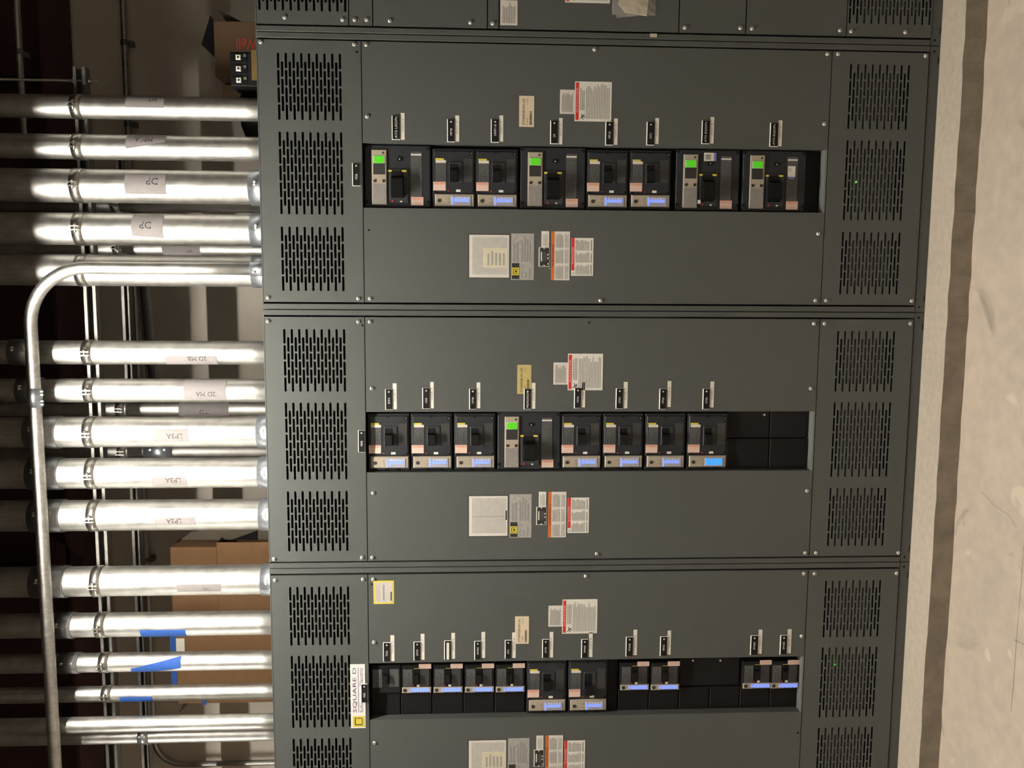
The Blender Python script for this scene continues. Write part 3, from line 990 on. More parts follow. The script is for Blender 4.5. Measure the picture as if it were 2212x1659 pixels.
def breaker_m(screen):
    """medium frame breaker mounted on its side: toggle, rating labels, beige trip unit with a blue display"""
    W, H = .2025, .1455
    U = lambda y: (1575 - y) / 755 * W - W / 2
    V = lambda x: H / 2 - (x - 780) / 565 * H
    r = thing('circuit_breaker', '', 'circuit breaker')
    mb = MB().bbox(-W / 2, W / 2, .004, BODY_BACK, -H / 2, H / 2, .002)
    obj('body', mb, MOULD, r)
    obj('front_cover', MB().bbox(U(1375), U(845), 0, .006, V(1330), V(800), .003), MOULD, r)
    # recess frame and toggle
    f = obj('toggle_frame', MB().bbox(U(1245), U(985), -.003, .002, V(1180), V(1000), .002), MOULD2, r)
    obj('toggle_slot', MB().box(U(1240), U(1010), -.0034, -.003, V(1118), V(1008)), HANDLE, f)
    mb = MB().prism([(U(1240), -.003, 0), (U(1075), -.003, 0), (U(1090), -.022, 0), (U(1215), -.026, 0)], (0, 0, V(1012) - V(1112)))
    for i, p in enumerate(mb.v):
        mb.v[i] = (p[0], p[1], p[2] + V(1112))
    obj('toggle', mb, HANDLE, r)
    lb = plate('rating_label', U(1235), U(965), V(958), V(822), LABG, r, y=0, t=.001)
    plate('label_heading', U(1000), U(966), V(958), V(822), PAPER, lb, y=-.001, t=.0004)
    rules(U(1225), U(1090), V(948), V(832), 4, .35, -.0013, lb, LABD, 3, .5)
    plate('yellow_tick', U(968), U(942), V(930), V(820), YELLOW, r, y=0, t=.0012)
    pk_ = plate('pink_sticker', U(1345), U(1236), V(955), V(790), PINK, r, y=-.0006, t=.0008)
    plate('sticker_print', U(1270), U(1240), V(945), V(800), PINKR, pk_, y=-.0014, t=.0003)
    plate('side_label', U(1235), U(945), V(1310), V(1190), LABD, r, y=0, t=.001)
    plate('maker_oval', U(1360), U(1330), V(1152), V(1092), WHITE, r, y=0, t=.001)
    obj('trip_button', MB().cyl((U(1345), 0, V(990)), 'y', .0024, -.002, 10), RED, r)
    for x, y in ((1310, 1355), (822, 1366), (1055, 860)):
        obj('screw_well', MB().cyl((U(y), .0, V(x)), 'y', .0045, -.0008, 12), HANDLE, r)
    o = obj('seal_screw', MB().cyl((U(880), 0, V(1300)), 'y', .0060, -.002, 12), HANDLE, r)
    obj('screw_white_bar', MB().box(U(886), U(874), -.0028, -.002, V(1304), V(1296)), SCREW, o)  # small pale bar on the black screw
    # trip unit
    tu = obj('trip_unit', MB().bbox(U(1540), U(1386), -.004, .010, V(1330), V(812), .003), TAN, r)
    obj('selector_dial', MB().cyl((U(1472), -.004, V(870)), 'y', .0062, -.0015, 16), INK, tu)
    for y in (1445, 1490):
        obj('key', MB().cyl((U(y), -.004, V(990)), 'y', .0026, -.001, 10), TANG, tu)
    d = obj('display_window', MB().bbox(U(1528), U(1412), -.0062, -.004, V(1288), V(1030), .001), mat('display_bezel', (.42, .44, .62), .4, noise=.1, nscale=90), tu)
    if screen is BLUE2:
        plate('screen', U(1510), U(1424), V(1276), V(1040), screen, r, y=-.0062, t=.0006)
    else:
        plate('screen', U(1484), U(1446), V(1262), V(1062), screen, r, y=-.0062, t=.0006)
        plate('lit_edge', U(1528), U(1420), V(1056), V(1034), screen, r, y=-.0062, t=.0005)
        for k in range(5):
            x = 1085 + k * 40
            plate('indicator_bar', U(1440), U(1420), V(x + 14), V(x), WHITE, r, y=-.0062, t=.0005)
            plate('soft_key', U(1510), U(1494), V(x + 22), V(x), TAN, r, y=-.0062, t=.0008)
    for x in (1000, 1170):
        obj('foot_notch', MB().box(U(1575), U(1550), .0, .006, V(x + 20), V(x)), HANDLE, r)
    return r


def breaker_l():
    """large frame breaker mounted on its side: beige trip unit with a green screen, big toggle"""
    W, H = .2085, .2230
    U = lambda y: (1225 - y) / 745 * W - W / 2
    V = lambda x: H / 2 - (x - 250) / 830 * H
    r = thing('circuit_breaker', '', 'circuit breaker')
    obj('body', MB().bbox(-W / 2, W / 2, 0, BODY_BACK, -H / 2, H / 2, .003), MOULD, r)
    tu = obj('trip_unit', MB().bbox(U(1192), U(540), -.006, .001, V(530), V(342), .002), TAN, r)
    plate('print_field', U(1186), U(945), V(524), V(350), TANG, tu, y=-.006, t=.0006)
    g = obj('display', MB().bbox(U(704), U(610), -.0075, -.006, V(510), V(366), .0008), HOOD, tu)
    plate('screen', U(700), U(616), V(500), V(370), GREEN, r, y=-.0075, t=.0006)
    plate('keypad', U(835), U(702), V(508), V(362), INK, tu, y=-.006, t=.0012)
    for x, y, rr in ((380, 912, .0052), (492, 912, .0052), (486, 578, .0034)):
        obj('dial', MB().cyl((U(y), -.006, V(x)), 'y', rr, -.0016, 14), INK, tu)
    for x in (378, 440, 500):
        for y in (985, 1050, 1115):
            obj('dial', MB().cyl((U(y), -.0066, V(x)), 'y', .003, -.0008, 8), GINK, tu)
    fr_ = obj('toggle_frame', MB().bbox(U(1170), U(765), -.004, .001, V(800), V(555), .002), MOULD2, r)
    obj('toggle_slot', MB().box(U(1112), U(785), -.0044, -.004, V(745), V(585)), HANDLE, fr_)
    mb = MB().prism([(U(1108), -.004, 0), (U(850), -.004, 0), (U(885), -.030, 0), (U(1070), -.036, 0)], (0, 0, V(590) - V(738)))
    mb.v = [(a, b, c + V(738)) for a, b, c in mb.v]
    obj('toggle', mb, HANDLE, r)
    for xa, xb in ((550, 592), (722, 778)):
        plate('yellow_tick', U(800), U(778), V(xb), V(xa), YELLOW, r, y=-.004, t=.0008)
    b_ = obj('badge', MB().box(U(668), U(624), -.003, .001, V(720), V(660)), HANDLE, r)
    obj('badge_triangle', MB().prism([(U(655), -.003, V(700)), (U(655), -.003, V(682)), (U(638), -.003, V(692))], (0, -.0006, 0)), WHITE, b_)  # white triangle on the black badge
    lb = plate('rating_label', U(1090), U(556), V(970), V(832), LABG, r, y=0, t=.001)
    plate('label_heading', U(602), U(582), V(966), V(834), PAPER, lb, y=-.001, t=.0004)
    rules(U(1070), U(660), V(956), V(846), 6, .3, -.0013, lb, LABD, 5, .5)
    pk_ = plate('pink_sticker', U(1198), U(1096), V(990), V(834), PINK, r, y=-.0006, t=.0008)
    plate('sticker_print', U(1130), U(1100), V(980), V(842), PINKR, pk_, y=-.0014, t=.0003)
    obj('trip_button', MB().cyl((U(1150), -.004, V(600)), 'y', .003, -.002, 10), RED, r)
    plate('maker_oval', U(1162), U(1146), V(722), V(696), WHITE, r, y=-.004, t=.0008)
    for x, y in ((268, 508), (1050, 516), (272, 1152), (1058, 1156)):
        obj('corner_screw', MB().cyl((U(y), .0, V(x)), 'y', .0058, -.0012, 12), HANDLE, r)
    return r


def breaker_s(trip=True):
    """small frame breaker on its side, narrow trip unit with a blue display"""
    W, H = .106, .1085
    U = lambda y: (830 - y) / 310 * W - W / 2
    V = lambda x: H / 2 - (x - 655) / 315 * H
    r = thing('circuit_breaker', '', 'circuit breaker')
    obj('body', MB().bbox(-W / 2, W / 2, .0, BODY_BACK, -H / 2 + .001, H / 2 - .001, .002), BLK, r)
    lb = plate('rating_label', U(765), U(565), V(768), V(673), LABG, r, y=0, t=.001)
    rules(U(755), U(600), V(762), V(680), 4, .35, -.0013, lb, LABD, 3, .5)
    plate('side_label', U(760), U(562), V(945), V(850), LABD if trip else LABG, r, y=0, t=.001)
    f = obj('toggle_frame', MB().bbox(U(728), U(560), -.002, .001, V(846), V(770), .001), HANDLE, r)
    mb = MB().prism([(U(720), -.002, 0), (U(610), -.002, 0), (U(620), -.014, 0), (U(700), -.017, 0)], (0, 0, V(785) - V(832)))
    mb.v = [(a, b, c + V(832)) for a, b, c in mb.v]
    obj('toggle', mb, HANDLE, r)
    if trip:
        plate('beige_sticker', U(560), U(508), V(968), V(838), PINK, r, y=0, t=.0008)
        plate('yellow_tick', U(575), U(556), V(838), V(782), YELLOW, r, y=0, t=.0008)
        obj('trip_button', MB().cyl((U(747), 0, V(780)), 'y', .0022, -.002, 8), RED, r)
        for x in (828, 868):
            plate('white_mark', U(760), U(740), V(x + 16), V(x - 12), WHITE, r, y=0, t=.0008)
        tu = obj('trip_unit', MB().bbox(U(826), U(764), -.004, .004, V(966), V(660), .0015), TAN, r)
        obj('selector_dial', MB().cyl((U(795), -.004, V(690)), 'y', .0066, -.0015, 14), INK, tu)
        for k in range(6):
            plate('soft_key', U(824), U(814), V(790 + k * 30), V(775 + k * 30), INK, tu, y=-.004, t=.0006)
        plate('screen', U(814), U(772), V(950), V(768), BLUE, r, y=-.004, t=.001)
        plate('lit_edge', U(808), U(776), V(764), V(745), BLUE, r, y=-.004, t=.0006)
    return r


PM, PM2, PL, PS, PS0 = breaker_m(BLUE), breaker_m(BLUE2), breaker_l(), breaker_s(), breaker_s(False)
used = set()
GRP = 'circuit breakers in the switchboard windows'


def place(proto, sx, lx, z, y, label):
    if proto.name in used:
        r = copy_tree(proto)
    else:
        r = proto
        used.add(proto.name)
    r.location = (sx + lx, y, z)
    tag(r, label, 'circuit breaker', GRP)
    return r


Lt = 'large charcoal breaker with green screen beside the black plate reading '
Mt = 'charcoal breaker with blue display beside the black plate reading '
YB = 0.020
for proto, lx, z, lb in (
    (PL, .4512, 1.8629, Lt + 'ATS LRDPs'), (PM, .4455, 1.6717, Mt + 'MP1B'), (PM, .4465, 1.5252, Mt + 'HMP1-B'), (PL, .4580, 1.3319, Lt + 'DP'),
    (PM, .4500, 1.1434, Mt + 'MP1A'), (PM, .4515, .9942, Mt + 'HTC'), (PL, .4620, .7926, Lt + 'ATS EQDPs'), (PL, .4620, .5582, Lt + 'ATS-EQDPs')):
    place(proto, X1_, min(max(lx, WX0 + .102), WX1 - .105) if proto is PM else .4530, z, YB, lb)
for proto, lx, z, lb in (
    (PM, .4490, 1.9010, Mt + 'EDDC'), (PM, .4490, 1.7509, Mt + 'HDB'), (PM, .4490, 1.5982, Mt + 'DP4B'), (PL, .4530, 1.4060, Lt + 'MDXDRDM'),
    (PM, .4480, 1.2199, Mt + 'MP3A'), (PM, .4480, 1.0693, Mt + 'LP3A'), (PM, .4475, .9172, Mt + 'MP2A'), (PM2, .4475, .7642, 'charcoal breaker with the brightest all-blue display beside the plate reading LP2A')):
    place(proto, X2_, lx, z, YB, lb)
for i, (z, lb) in enumerate(((1.9195, 'small black breaker without display, topmost in the left-hand window'), (1.8093, 'small breaker with blue display beside the plate reading LP1N'), (1.6946, 'small breaker with blue display beside the plate covered by a white strip'),
                             (1.5803, 'small breaker with blue display beside the upper SPARE plate'), (1.4673, 'small breaker with blue display beside the plate reading HTA'),
                             (1.0073, 'small breaker with blue display, first below the two larger ones in the left-hand window'), (.8937, 'small breaker with blue display beside the plate reading MPVD'), (.5478, 'small breaker with blue display, second lowest in the left-hand window'), (.4420, 'small breaker with blue display, lowest in the left-hand window'))):
    place(PS0 if i == 0 else PS, X3_, .4890 - i * .0012, z, .022, lb)
place(PM, X3_, .4500, 1.3332, YB, Mt + 'LP1D')
q = place(PM, X3_, .4490, 1.1808, YB, 'charcoal breaker with blue display directly below the LP1D breaker')
for ch in q.children:
    if ch.name.split('.')[0] == 'toggle':
        ch.location.x = -.020

# stickers put on single breakers
def on_face(name, root, sx, r, Y, m, parts=()):
    x0, x1, z0, z1 = prect(*r, sx, Y)
    return plate(name, x0, x1, z0, z1, m, root, y=Y, t=.0012)


q = on_face('inventory_sticker', S1, X1_, (1521, 1542, 330, 348), .019, WHITE)
on_face('sticker_edge', q, X1_, (1541.5, 1547, 330, 348), .019, mat('violet_edge', (.22, .19, .5), .6, noise=.1, nscale=60))
on_face('sticker_print', q, X1_, (1524, 1534, 334, 345), .0176, GINK)
q = on_face('inventory_sticker', S1, X1_, (1702, 1718, 359, 382), .018, WHITE)
on_face('sticker_edge', q, X1_, (1703, 1716, 382, 387), .018, mat('violet_edge', (.22, .19, .5), .6))
flat_text('27', *[v for v in prect(1704.5, 1709, 363, 371, X1_, .016)], .0162, q, INK)
on_face('peeling_tab', S1, X1_, (1507, 1513, 432, 440), .012, WHITE)

# ------------------------------------------------------------------ black filler plates where no breaker is fitted
def blank(sx, x0, x1, z0, z1, y, label, rib=True):
    r = thing('filler_plate', label, 'filler plate', (sx + x0, y, z0), 'black filler plates in the switchboard windows')
    w_, h = x1 - x0, z1 - z0
    obj('plate', MB().bbox(0.0008, w_ - 0.0008, 0, 0.010, 0.0008, h - 0.0008, .0015), BLK, r)
    if rib:
        obj('rib', MB().box(0.002, w_ - 0.002, -.0015, .001, h - .004, h - .0016), MOULD2, r)
    return r


blank(X1_, WX0 + .001, WX1 - .001, WZ0 + .001, .4435, .040, 'bare black filler plate under the lowest breaker in the right-hand window', False)
for i, (z0, z1) in enumerate(((.5330, .6900), (.3890, .5310))):
    blank(X2_, .4570, WX1 - .001, z0, z1, .038, ('upper', 'lower')[i] + ' right black filler plate at the foot of the middle window', False)
    blank(X2_, WX0 + .001, .4560, z0, z1, .034, ('upper', 'lower')[i] + ' left black filler plate at the foot of the middle window')
ZS = [(1.8690, 1.9735, 'the topmost small breaker'), (1.7545, 1.8675, 'the LP1N breaker'), (1.6400, 1.7530, 'the third small breaker from the top'), (1.5255, 1.6385, 'the fourth small breaker from the top'), (1.4125, 1.5240, 'the HTA breaker'),
      (.9515, 1.0655, 'the first small breaker under the larger pair'), (.8375, .9500, 'the MPVD breaker'), (.4935, .6060, 'the second lowest small breaker'), (.3890, .4920, 'the lowest small breaker')]
for z0, z1, lb in ZS:
    blank(X3_, WX0 + .001, .4310, z0, z1, .036, 'black filler plate left of ' + lb)
for z0, z1, lb in ((.7220, .8360, 'upper'), (.6075, .7205, 'lower')):
    blank(X3_, WX0 + .001, .4310, z0, z1, .036, lb + ' left black filler plate in the empty gap of the left-hand window')
blank(X3_, .4320, WX1 - .001, .6075, .8360, .042, 'large black filler plate in the empty gap of the left-hand window', False)
blank(X3_, WX0 + .001, WX1 - .001, 1.0675, 1.1060, .038, 'narrow black filler plate under the two larger breakers in the left-hand window', False)
for x, y in ((1497, 1427), (1556, 1427)):
    p = at(x, y, .041)
    screw_ = obj('filler_screw', MB().cyl((p.x - X3_, .042, p.z), 'y', .004, -.002, 10), STRAP, S3)
p = at(1651, 896, .038)
obj('filler_screw', MB().cyl((p.x - X2_, .038, p.z), 'y', .004, -.002, 10), STRAP, S2)

# ------------------------------------------------------------------ conduits rising from the top of the switchboard
RAILY = 0.345
RAILZ0, RAILZ1 = 3.018, 3.062
TOPZ = 4.25


def wrap(xc, yc, r):
    """(angle from the front towards +X in radians, height) -> point on the tube"""
    return lambda th, z: (xc + r * math.sin(th), yc - r * math.cos(th), z)


def patch(name, xc, yc, r, corners, material, parent, n=14, nz=6):
    """sheet stuck on the tube; corners = (th0,th1 at lower end), (th0,th1 at upper end), z0, z1"""
    (a0, a1), (b0, b1), z0, z1 = corners
    F_ = wrap(xc, yc, r)
    G_ = wrap(xc, yc, r - 0.0012)
    mb = MB()
    pt = lambda i, j, H: H((a0 + (b0 - a0) * j / nz) + ((a1 + (b1 - b0 - a1 + a0) * 0 - a0) * (1 - j / nz) + (b1 - b0) * j / nz) * i / n, z0 + (z1 - z0) * j / nz)
    for j in range(nz):
        for i in range(n):
            mb.quad(pt(i, j, F_), pt(i + 1, j, F_), pt(i + 1, j + 1, F_), pt(i, j + 1, F_), True)
    for i in range(n):
        mb.quad(pt(i, 0, F_), pt(i + 1, 0, F_), pt(i + 1, 0, G_), pt(i, 0, G_))
        mb.quad(pt(i, nz, F_), pt(i + 1, nz, F_), pt(i + 1, nz, G_), pt(i, nz, G_))
    return obj(name, mb, material, parent)


def strap(root, r, z, yc):
    s = obj('strap', MB().ring((0, yc), r, r + .0028, z - .018, z + .018, 36), STRAP, root)
    f = yc - r - .002
    obj('strap_ear', MB().box(-.0085, -.0045, f - .016, f + .004, z - .017, z + .017), STRAP, s)
    obj('strap_ear', MB().box(.0045, .0085, f - .016, f + .004, z - .017, z + .017), STRAP, s)
    obj('strap_bolt', MB().cyl((-.018, f - .008, z), 'x', .0036, .036, 10), STRAP, s)
    obj('bolt_head', MB().cyl((.0085, f - .008, z), 'x', .0066, .006, 6), STRAP, s)


def coupling(root, r, z0, z1, yc, th=0.35, name='coupling'):
    c = obj(name, MB().ring((0, yc), r, r + .0045, z0, z1, 36), ZINC, root)
    F_ = wrap(0, yc, r + .004)
    for zz in ((z0 + (z1 - z0) * .25), (z0 + (z1 - z0) * .75)) if name == 'coupling' else (z0 + (z1 - z0) * .72,):
        for d in ((-.09, .09) if r > .04 else (0,)):
            x, y, _ = F_(th + d * .05 / r, zz)
            obj('set_screw', MB().cyl((x, y + .002, zz), 'y', .0045, -.007, 10), SCREW, c)
    return c


def conduit(name, label, px, dia, group, yrail=RAILY, zs=None, conn=None, coup=None, tapes=(), texts=(), m=None, py=540, z0=GH, yc=None):
    r = dia / 2
    yc = yrail - r - .003 if yc is None else yc
    x = at(py, px, yc - r * .5).x
    root = thing(name, label, 'conduit', (x, 0, z0), group)
    mb = MB()
    zz = [0.0, .1, .2, .35, .5, .65, .8, 1.0, 1.2, 1.5, TOPZ - z0]
    mb.rings([[(r * math.cos(2 * PI * j / 48), yc + r * math.sin(2 * PI * j / 48), h) for j in range(48)] for h in zz], True, True)
    obj('tube', mb, m or GALV, root)
    if zs:
        strap(root, r, zs - z0, yc)
    if conn:
        coupling(root, r, 0.0, conn, yc, name='box_connector', th=.15)
    if coup:
        coupling(root, r, coup[0] - z0, coup[1] - z0, yc)
    for k, (za, zb, t0, t1, mm) in enumerate(tapes):
        if isinstance(t0, tuple):
            cr = (t0, t1, za - z0, zb - z0)
        else:
            cr = ((t0, t1), (t0, t1), za - z0, zb - z0)
        tp = patch('tape_label' if mm is TAPE else 'blue_tape', 0, yc, r + .0012, cr, mm, root)
        for s_, zt, hh, th in texts:
            F_ = wrap(0, yc, r + .0018)
            text(s_, lambda a, b: F_(th - b / r, zt - z0 + a), tp, INK, 'handwriting', None, hh)
    return root


# heights of label ends measured on the tube fronts
def Zp(px_x, y, Y=.22):
    return at(px_x, y, Y).z


CG = 'steel conduits strapped to the strut rail'
ZS_ = 3.028
D3, D4, D25, D2 = .0889, .1143, .073, .0603
conduit('conduit', 'steel conduit farthest right, just left of the hanging threaded rod', 234.5, .083, CG, zs=ZS_, conn=.05, tapes=[(Zp(346, 240), Zp(262, 240), -.15, 1.4, TAPE)], texts=[('HT', Zp(330, 240), .016, .75)])
conduit('conduit', 'second steel conduit from the right, with a dull paper label', 320.6, D3, CG, zs=ZS_, conn=.05, tapes=[((Zp(350, 320)), Zp(264, 320), (.35, 1.35), (-.25, 1.35), TAPE)], texts=[('MP1A', Zp(322, 320), .018, .75)])
conduit('conduit', 'thick conduit with a paper label reading DP, third from the right', 404, .1195, CG, zs=ZS_, conn=.092, tapes=[(Zp(357, 400), Zp(268, 400), -.55, .75, TAPE)], texts=[('DP', Zp(340, 395), .024, .42)])
conduit('conduit', 'thick steel conduit with DP handwritten on its front, fourth from the right', 497, .1165, CG, zs=ZS_, conn=.092, tapes=[(Zp(350, 490), Zp(282, 490), (-.60, 1.0), (-.45, 1.0), TAPE)], texts=[('DP', Zp(325, 490), .024, .42)])
conduit('conduit', 'thick steel conduit half hidden behind the bent smaller conduit', 586, D4, CG, zs=ZS_, conn=.092)
conduit('conduit', 'steel conduit labelled 2D MB, first one left of the bent conduit', 763, D3, CG, zs=ZS_, conn=.05, coup=(3.225, 3.31), tapes=[(Zp(462, 770), Zp(348, 770), -1.2, -.2, TAPE)], texts=[('2D MB', Zp(440, 770), .017, -.25)])
conduit('conduit', 'steel conduit labelled 2D MA, second left of the bent conduit', 845, D3, CG, zs=ZS_, conn=.05, coup=(3.21, 3.29), tapes=[(Zp(482, 850), Zp(390, 850), -.7, 1.2, TAPE)], texts=[('2D MA', Zp(460, 850), .017, .0)])
conduit('conduit', 'thick bright conduit labelled LP3A, between two thin back-row conduits', 935, D4, CG, zs=ZS_, conn=.088, coup=(3.145, 3.26), tapes=[(Zp(405, 940), Zp(330, 940), -.5, .35, TAPE)], texts=[('LP3A', Zp(392, 945), .019, .05)])
conduit('conduit', 'thick bright conduit labelled LP3A, left of the dim coupled conduit', 1024, D4, CG, zs=ZS_, conn=.088, coup=(3.145, 3.26), tapes=[(Zp(400, 1035), Zp(325, 1035), -.75, -.05, TAPE)], texts=[('LP3A', Zp(388, 1035), .019, -.12)])
conduit('conduit', 'thick bright conduit labelled LP2A, next to the stacked cartons', 1115, .1165, CG, zs=ZS_, conn=.088, coup=(3.145, 3.26), tapes=[(Zp(420, 1118), Zp(332, 1118), -.45, .1, TAPE)], texts=[('LP2A', Zp(390, 1120), .018, .0)])
conduit('conduit', 'thick scratched conduit standing in front of the two stacked cartons', 1257, D4, CG, zs=ZS_, conn=.088, coup=(3.145, 3.27), tapes=[(Zp(475, 1262), Zp(380, 1262), -.5, .05, TAPE)], texts=[('TSS', Zp(450, 1265), .010, -.2)])
conduit('conduit', 'medium conduit with a straight strip of blue tape on its left side', 1350, .0925, CG, zs=ZS_, conn=.05, coup=(3.135, 3.20), tapes=[(Zp(400, 1368, .25), Zp(302, 1368, .25), -1.35, -.12, BTAPE)])
conduit('conduit', 'slim conduit wrapped by a slanting strip of blue tape', 1430, D25, CG, zs=ZS_, conn=.05, coup=(3.125, 3.20), tapes=[(Zp(390, 1432, .27), Zp(281, 1432, .27), (-.35, .95), (-1.35, -.35), BTAPE)])
conduit('conduit', 'thin conduit with a short strip of blue tape low on its left side', 1497, D2, CG, zs=ZS_, conn=.045, tapes=[(Zp(328, 1507, .28), Zp(258, 1507, .28), -1.4, .0, BTAPE)])
conduit('conduit', 'thin shiny conduit at the far left, overlapping a duller one behind', 1563, .0603, CG, conn=.045, yc=.24)
conduit('conduit', 'thin dull conduit at the far left, behind the shiny one', 1588, .0603, CG, conn=.045, yc=.34, coup=(Zp(318, 1590, .31), Zp(296, 1590, .31)))
# back row
BG = 'thinner conduits of the back row'
YB2 = .66
zb2 = at(258, 880, .6).z
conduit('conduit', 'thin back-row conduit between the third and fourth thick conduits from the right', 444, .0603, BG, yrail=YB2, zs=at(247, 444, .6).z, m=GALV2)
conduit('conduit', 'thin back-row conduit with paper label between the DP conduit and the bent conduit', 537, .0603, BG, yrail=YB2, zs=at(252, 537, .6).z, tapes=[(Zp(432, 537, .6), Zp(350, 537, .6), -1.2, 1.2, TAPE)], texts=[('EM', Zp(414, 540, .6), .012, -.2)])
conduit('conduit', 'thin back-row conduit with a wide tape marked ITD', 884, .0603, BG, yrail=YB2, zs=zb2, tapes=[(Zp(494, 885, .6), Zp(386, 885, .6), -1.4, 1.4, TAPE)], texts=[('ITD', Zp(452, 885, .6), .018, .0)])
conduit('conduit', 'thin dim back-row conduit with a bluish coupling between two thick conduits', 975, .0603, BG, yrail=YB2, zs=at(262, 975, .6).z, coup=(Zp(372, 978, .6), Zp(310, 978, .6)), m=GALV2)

# bent conduit crossing in front of the others
R_, YL = .0222, .170
xa, zb, rad = .1385, 3.178, .205
pth = [(xa, 0, GH), (xa, 0, 2.6), (xa, 0, zb - rad)]
for i in range(1, 17):
    a = PI / 2 * i / 16
    pth.append((xa - rad + rad * math.cos(a), 0, zb - rad + rad * math.sin(a)))
pth += [(-.4, 0, zb), (-1.0, 0, zb), (-2.0, 0, zb), (-3.4, 0, zb)]
bc = thing('bent_conduit', 'slim conduit rising from the switchboard and bending to run left across all others', 'conduit', (0, YL, 0))
obj('tube', MB().tube(pth, R_, 28), GALV, bc)
obj('coupling', MB().cyl((at(70, 879, YL).x, 0, zb), 'x', R_ + .0035, at(70, 838, YL).x - at(70, 879, YL).x, 28), ZINC, bc)
for yy in (845, 852, 866, 873):
    obj('set_screw', MB().cyl((at(70, yy, YL).x, -.010, zb - R_ - .0035), 'z', .0036, -.009, 8), SCREW, bc)
c = obj('box_connector', MB().ring((xa, 0), R_, R_ + .004, GH, GH + .075, 28), ZINC, bc)
obj('set_screw', MB().cyl((xa - .012, -R_ - .002, GH + .06), 'y', .004, -.008, 8), SCREW, c)


# ------------------------------------------------------------------ strut rails, rod, wall conduits, beam
def strut(name, label, x0, x1, y, z0, z1, depth=.041, tilt=0.0):
    """slotted C-channel, open towards the room"""
    h = z1 - z0
    t = thing(name, label, 'strut channel', ((x0 + x1) / 2, y, z0), 'strut channels behind the conduits')
    L2 = (x1 - x0) / 2
    mb = MB()
    k = .0026
    mb.box(-L2, L2, depth - k, depth, 0, h).box(-L2, L2, 0, depth, 0, k).box(-L2, L2, 0, depth, h - k, h)
    mb.box(-L2, L2, 0, k, k, k + .0085).box(-L2, L2, 0, k, h - k - .0085, h - k)
    mb.box(-L2, L2, k, k + .007, k + .006, k + .0085).box(-L2, L2, k, k + .007, h - k - .0085, h - k - .006)
    obj('channel', mb, STRUT, t)
    t.rotation_euler = (0, tilt, 0)
    return t


strut('strut_channel', 'long horizontal strut rail the thick conduits are strapped to', -3.2, .868, RAILY, RAILZ0, RAILZ1)
strut('strut_channel', 'second strut rail, behind and below the first one', -3.0, .62, YB2, at(283, 680, YB2).z, at(264, 680, YB2).z)
pm = at(313, 680, .74)
strut('strut_channel', 'slightly sloping dark strut behind the back-row conduits', -.62, .45, .74, pm.z - .021, pm.z + .021, tilt=-.060)
rd = thing('threaded_rod', 'thin threaded rod hanging down through the right end of the strut rail', 'threaded rod', (.822, RAILY + .02, 2.975))
obj('rod', MB().cyl((0, 0, 0), 'z', .0048, TOPZ - 2.975, 10), ROD, rd)
for dz in (2.975, 3.066):
    obj('nut', MB().cyl((0, 0, (3.006 if dz < 3 else 3.0635) - 2.975), 'z', .010, .009, 6), ROD, rd)
obj('washer', MB().cyl((0, 0, 3.0625 - 2.975), 'z', .020, .002, 14), STRUT, rd)
wc = thing('wall_conduit', 'thin conduit along the back wall, bending down at its left end', 'conduit', (0, 1.405, 0))
zc_, xl, rr_ = at(265, 0, 1.405).z, at(345, 1652, 1.405).x, .15
pth = [(4.9, 0, zc_), (1.5, 0, zc_), (0, 0, zc_), (-1.5, 0, zc_), (xl + rr_, 0, zc_)]
for i in range(1, 13):
    a = PI / 2 * i / 12
    pth.append((xl + rr_ - rr_ * math.sin(a), 0, zc_ - rr_ + rr_ * math.cos(a)))
pth += [(xl, 0, 2.6), (xl, 0, 1.2)]
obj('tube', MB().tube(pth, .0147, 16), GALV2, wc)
for yy in (92, 268, 1210):
    xw = at(270, yy, 1.405).x
    obj('wall_strap', MB().cyl((xw - .012, 0, zc_), 'x', .018, .024, 14).box(xw - .012, xw + .012, .010, .045, zc_ - .035, zc_ - .012), STRUT, wc)
tc_ = thing('overhead_conduit', 'thin conduit running high up at the right, before the dark red beam', 'conduit', (0, .9, at(37, 40, .9).z))
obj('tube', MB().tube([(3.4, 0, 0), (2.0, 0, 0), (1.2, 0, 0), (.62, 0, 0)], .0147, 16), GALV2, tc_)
xw = at(40, 112, .9).x
obj('conduit_clip', MB().cyl((xw - .010, 0, 0), 'x', .018, .020, 14).prism([(xw + .006, -.004, -.012), (xw - .018, -.004, -.014), (xw - .026, -.004, -.046), (xw - .004, -.004, -.040)], (0, .006, 0)), STRUT, tc_)
zb_ = at(88, 0, 1.12).z
bm_ = thing('steel_beam', 'dark red primed steel beam running along the top of the back wall', 'beam', (0, 1.27, zb_))
obj('bottom_flange', MB().box(-6.0, 5.0, -.15, .15, 0, .016), PRIMER, bm_)
obj('web', MB().box(-6.0, 5.0, -.006, .006, .016, .46), PRIMER, bm_)
obj('top_flange', MB().box(-6.0, 5.0, -.15, .15, .46, .476), PRIMER, bm_)
for xs_ in (-2.1, -1.30, 1.0):
    obj('stiffener', MB().box(xs_, xs_ + .012, -.15, -.006, .016, .46), PRIMER, bm_)
p_ = [at(100, 1152, 1.12), at(184, 1208, 1.12), at(170, 1232, 1.12), at(100, 1232, 1.12)]
gs = thing('gusset_plate', 'dark red pointed gusset plate hanging below the beam at left', 'steel plate', (p_[2].x, 1.12, p_[2].z))
obj('plate', MB().prism([(v.x - p_[2].x, 0, v.z - p_[2].z) for v in p_], (0, .012, 0)), PRIMER, gs)


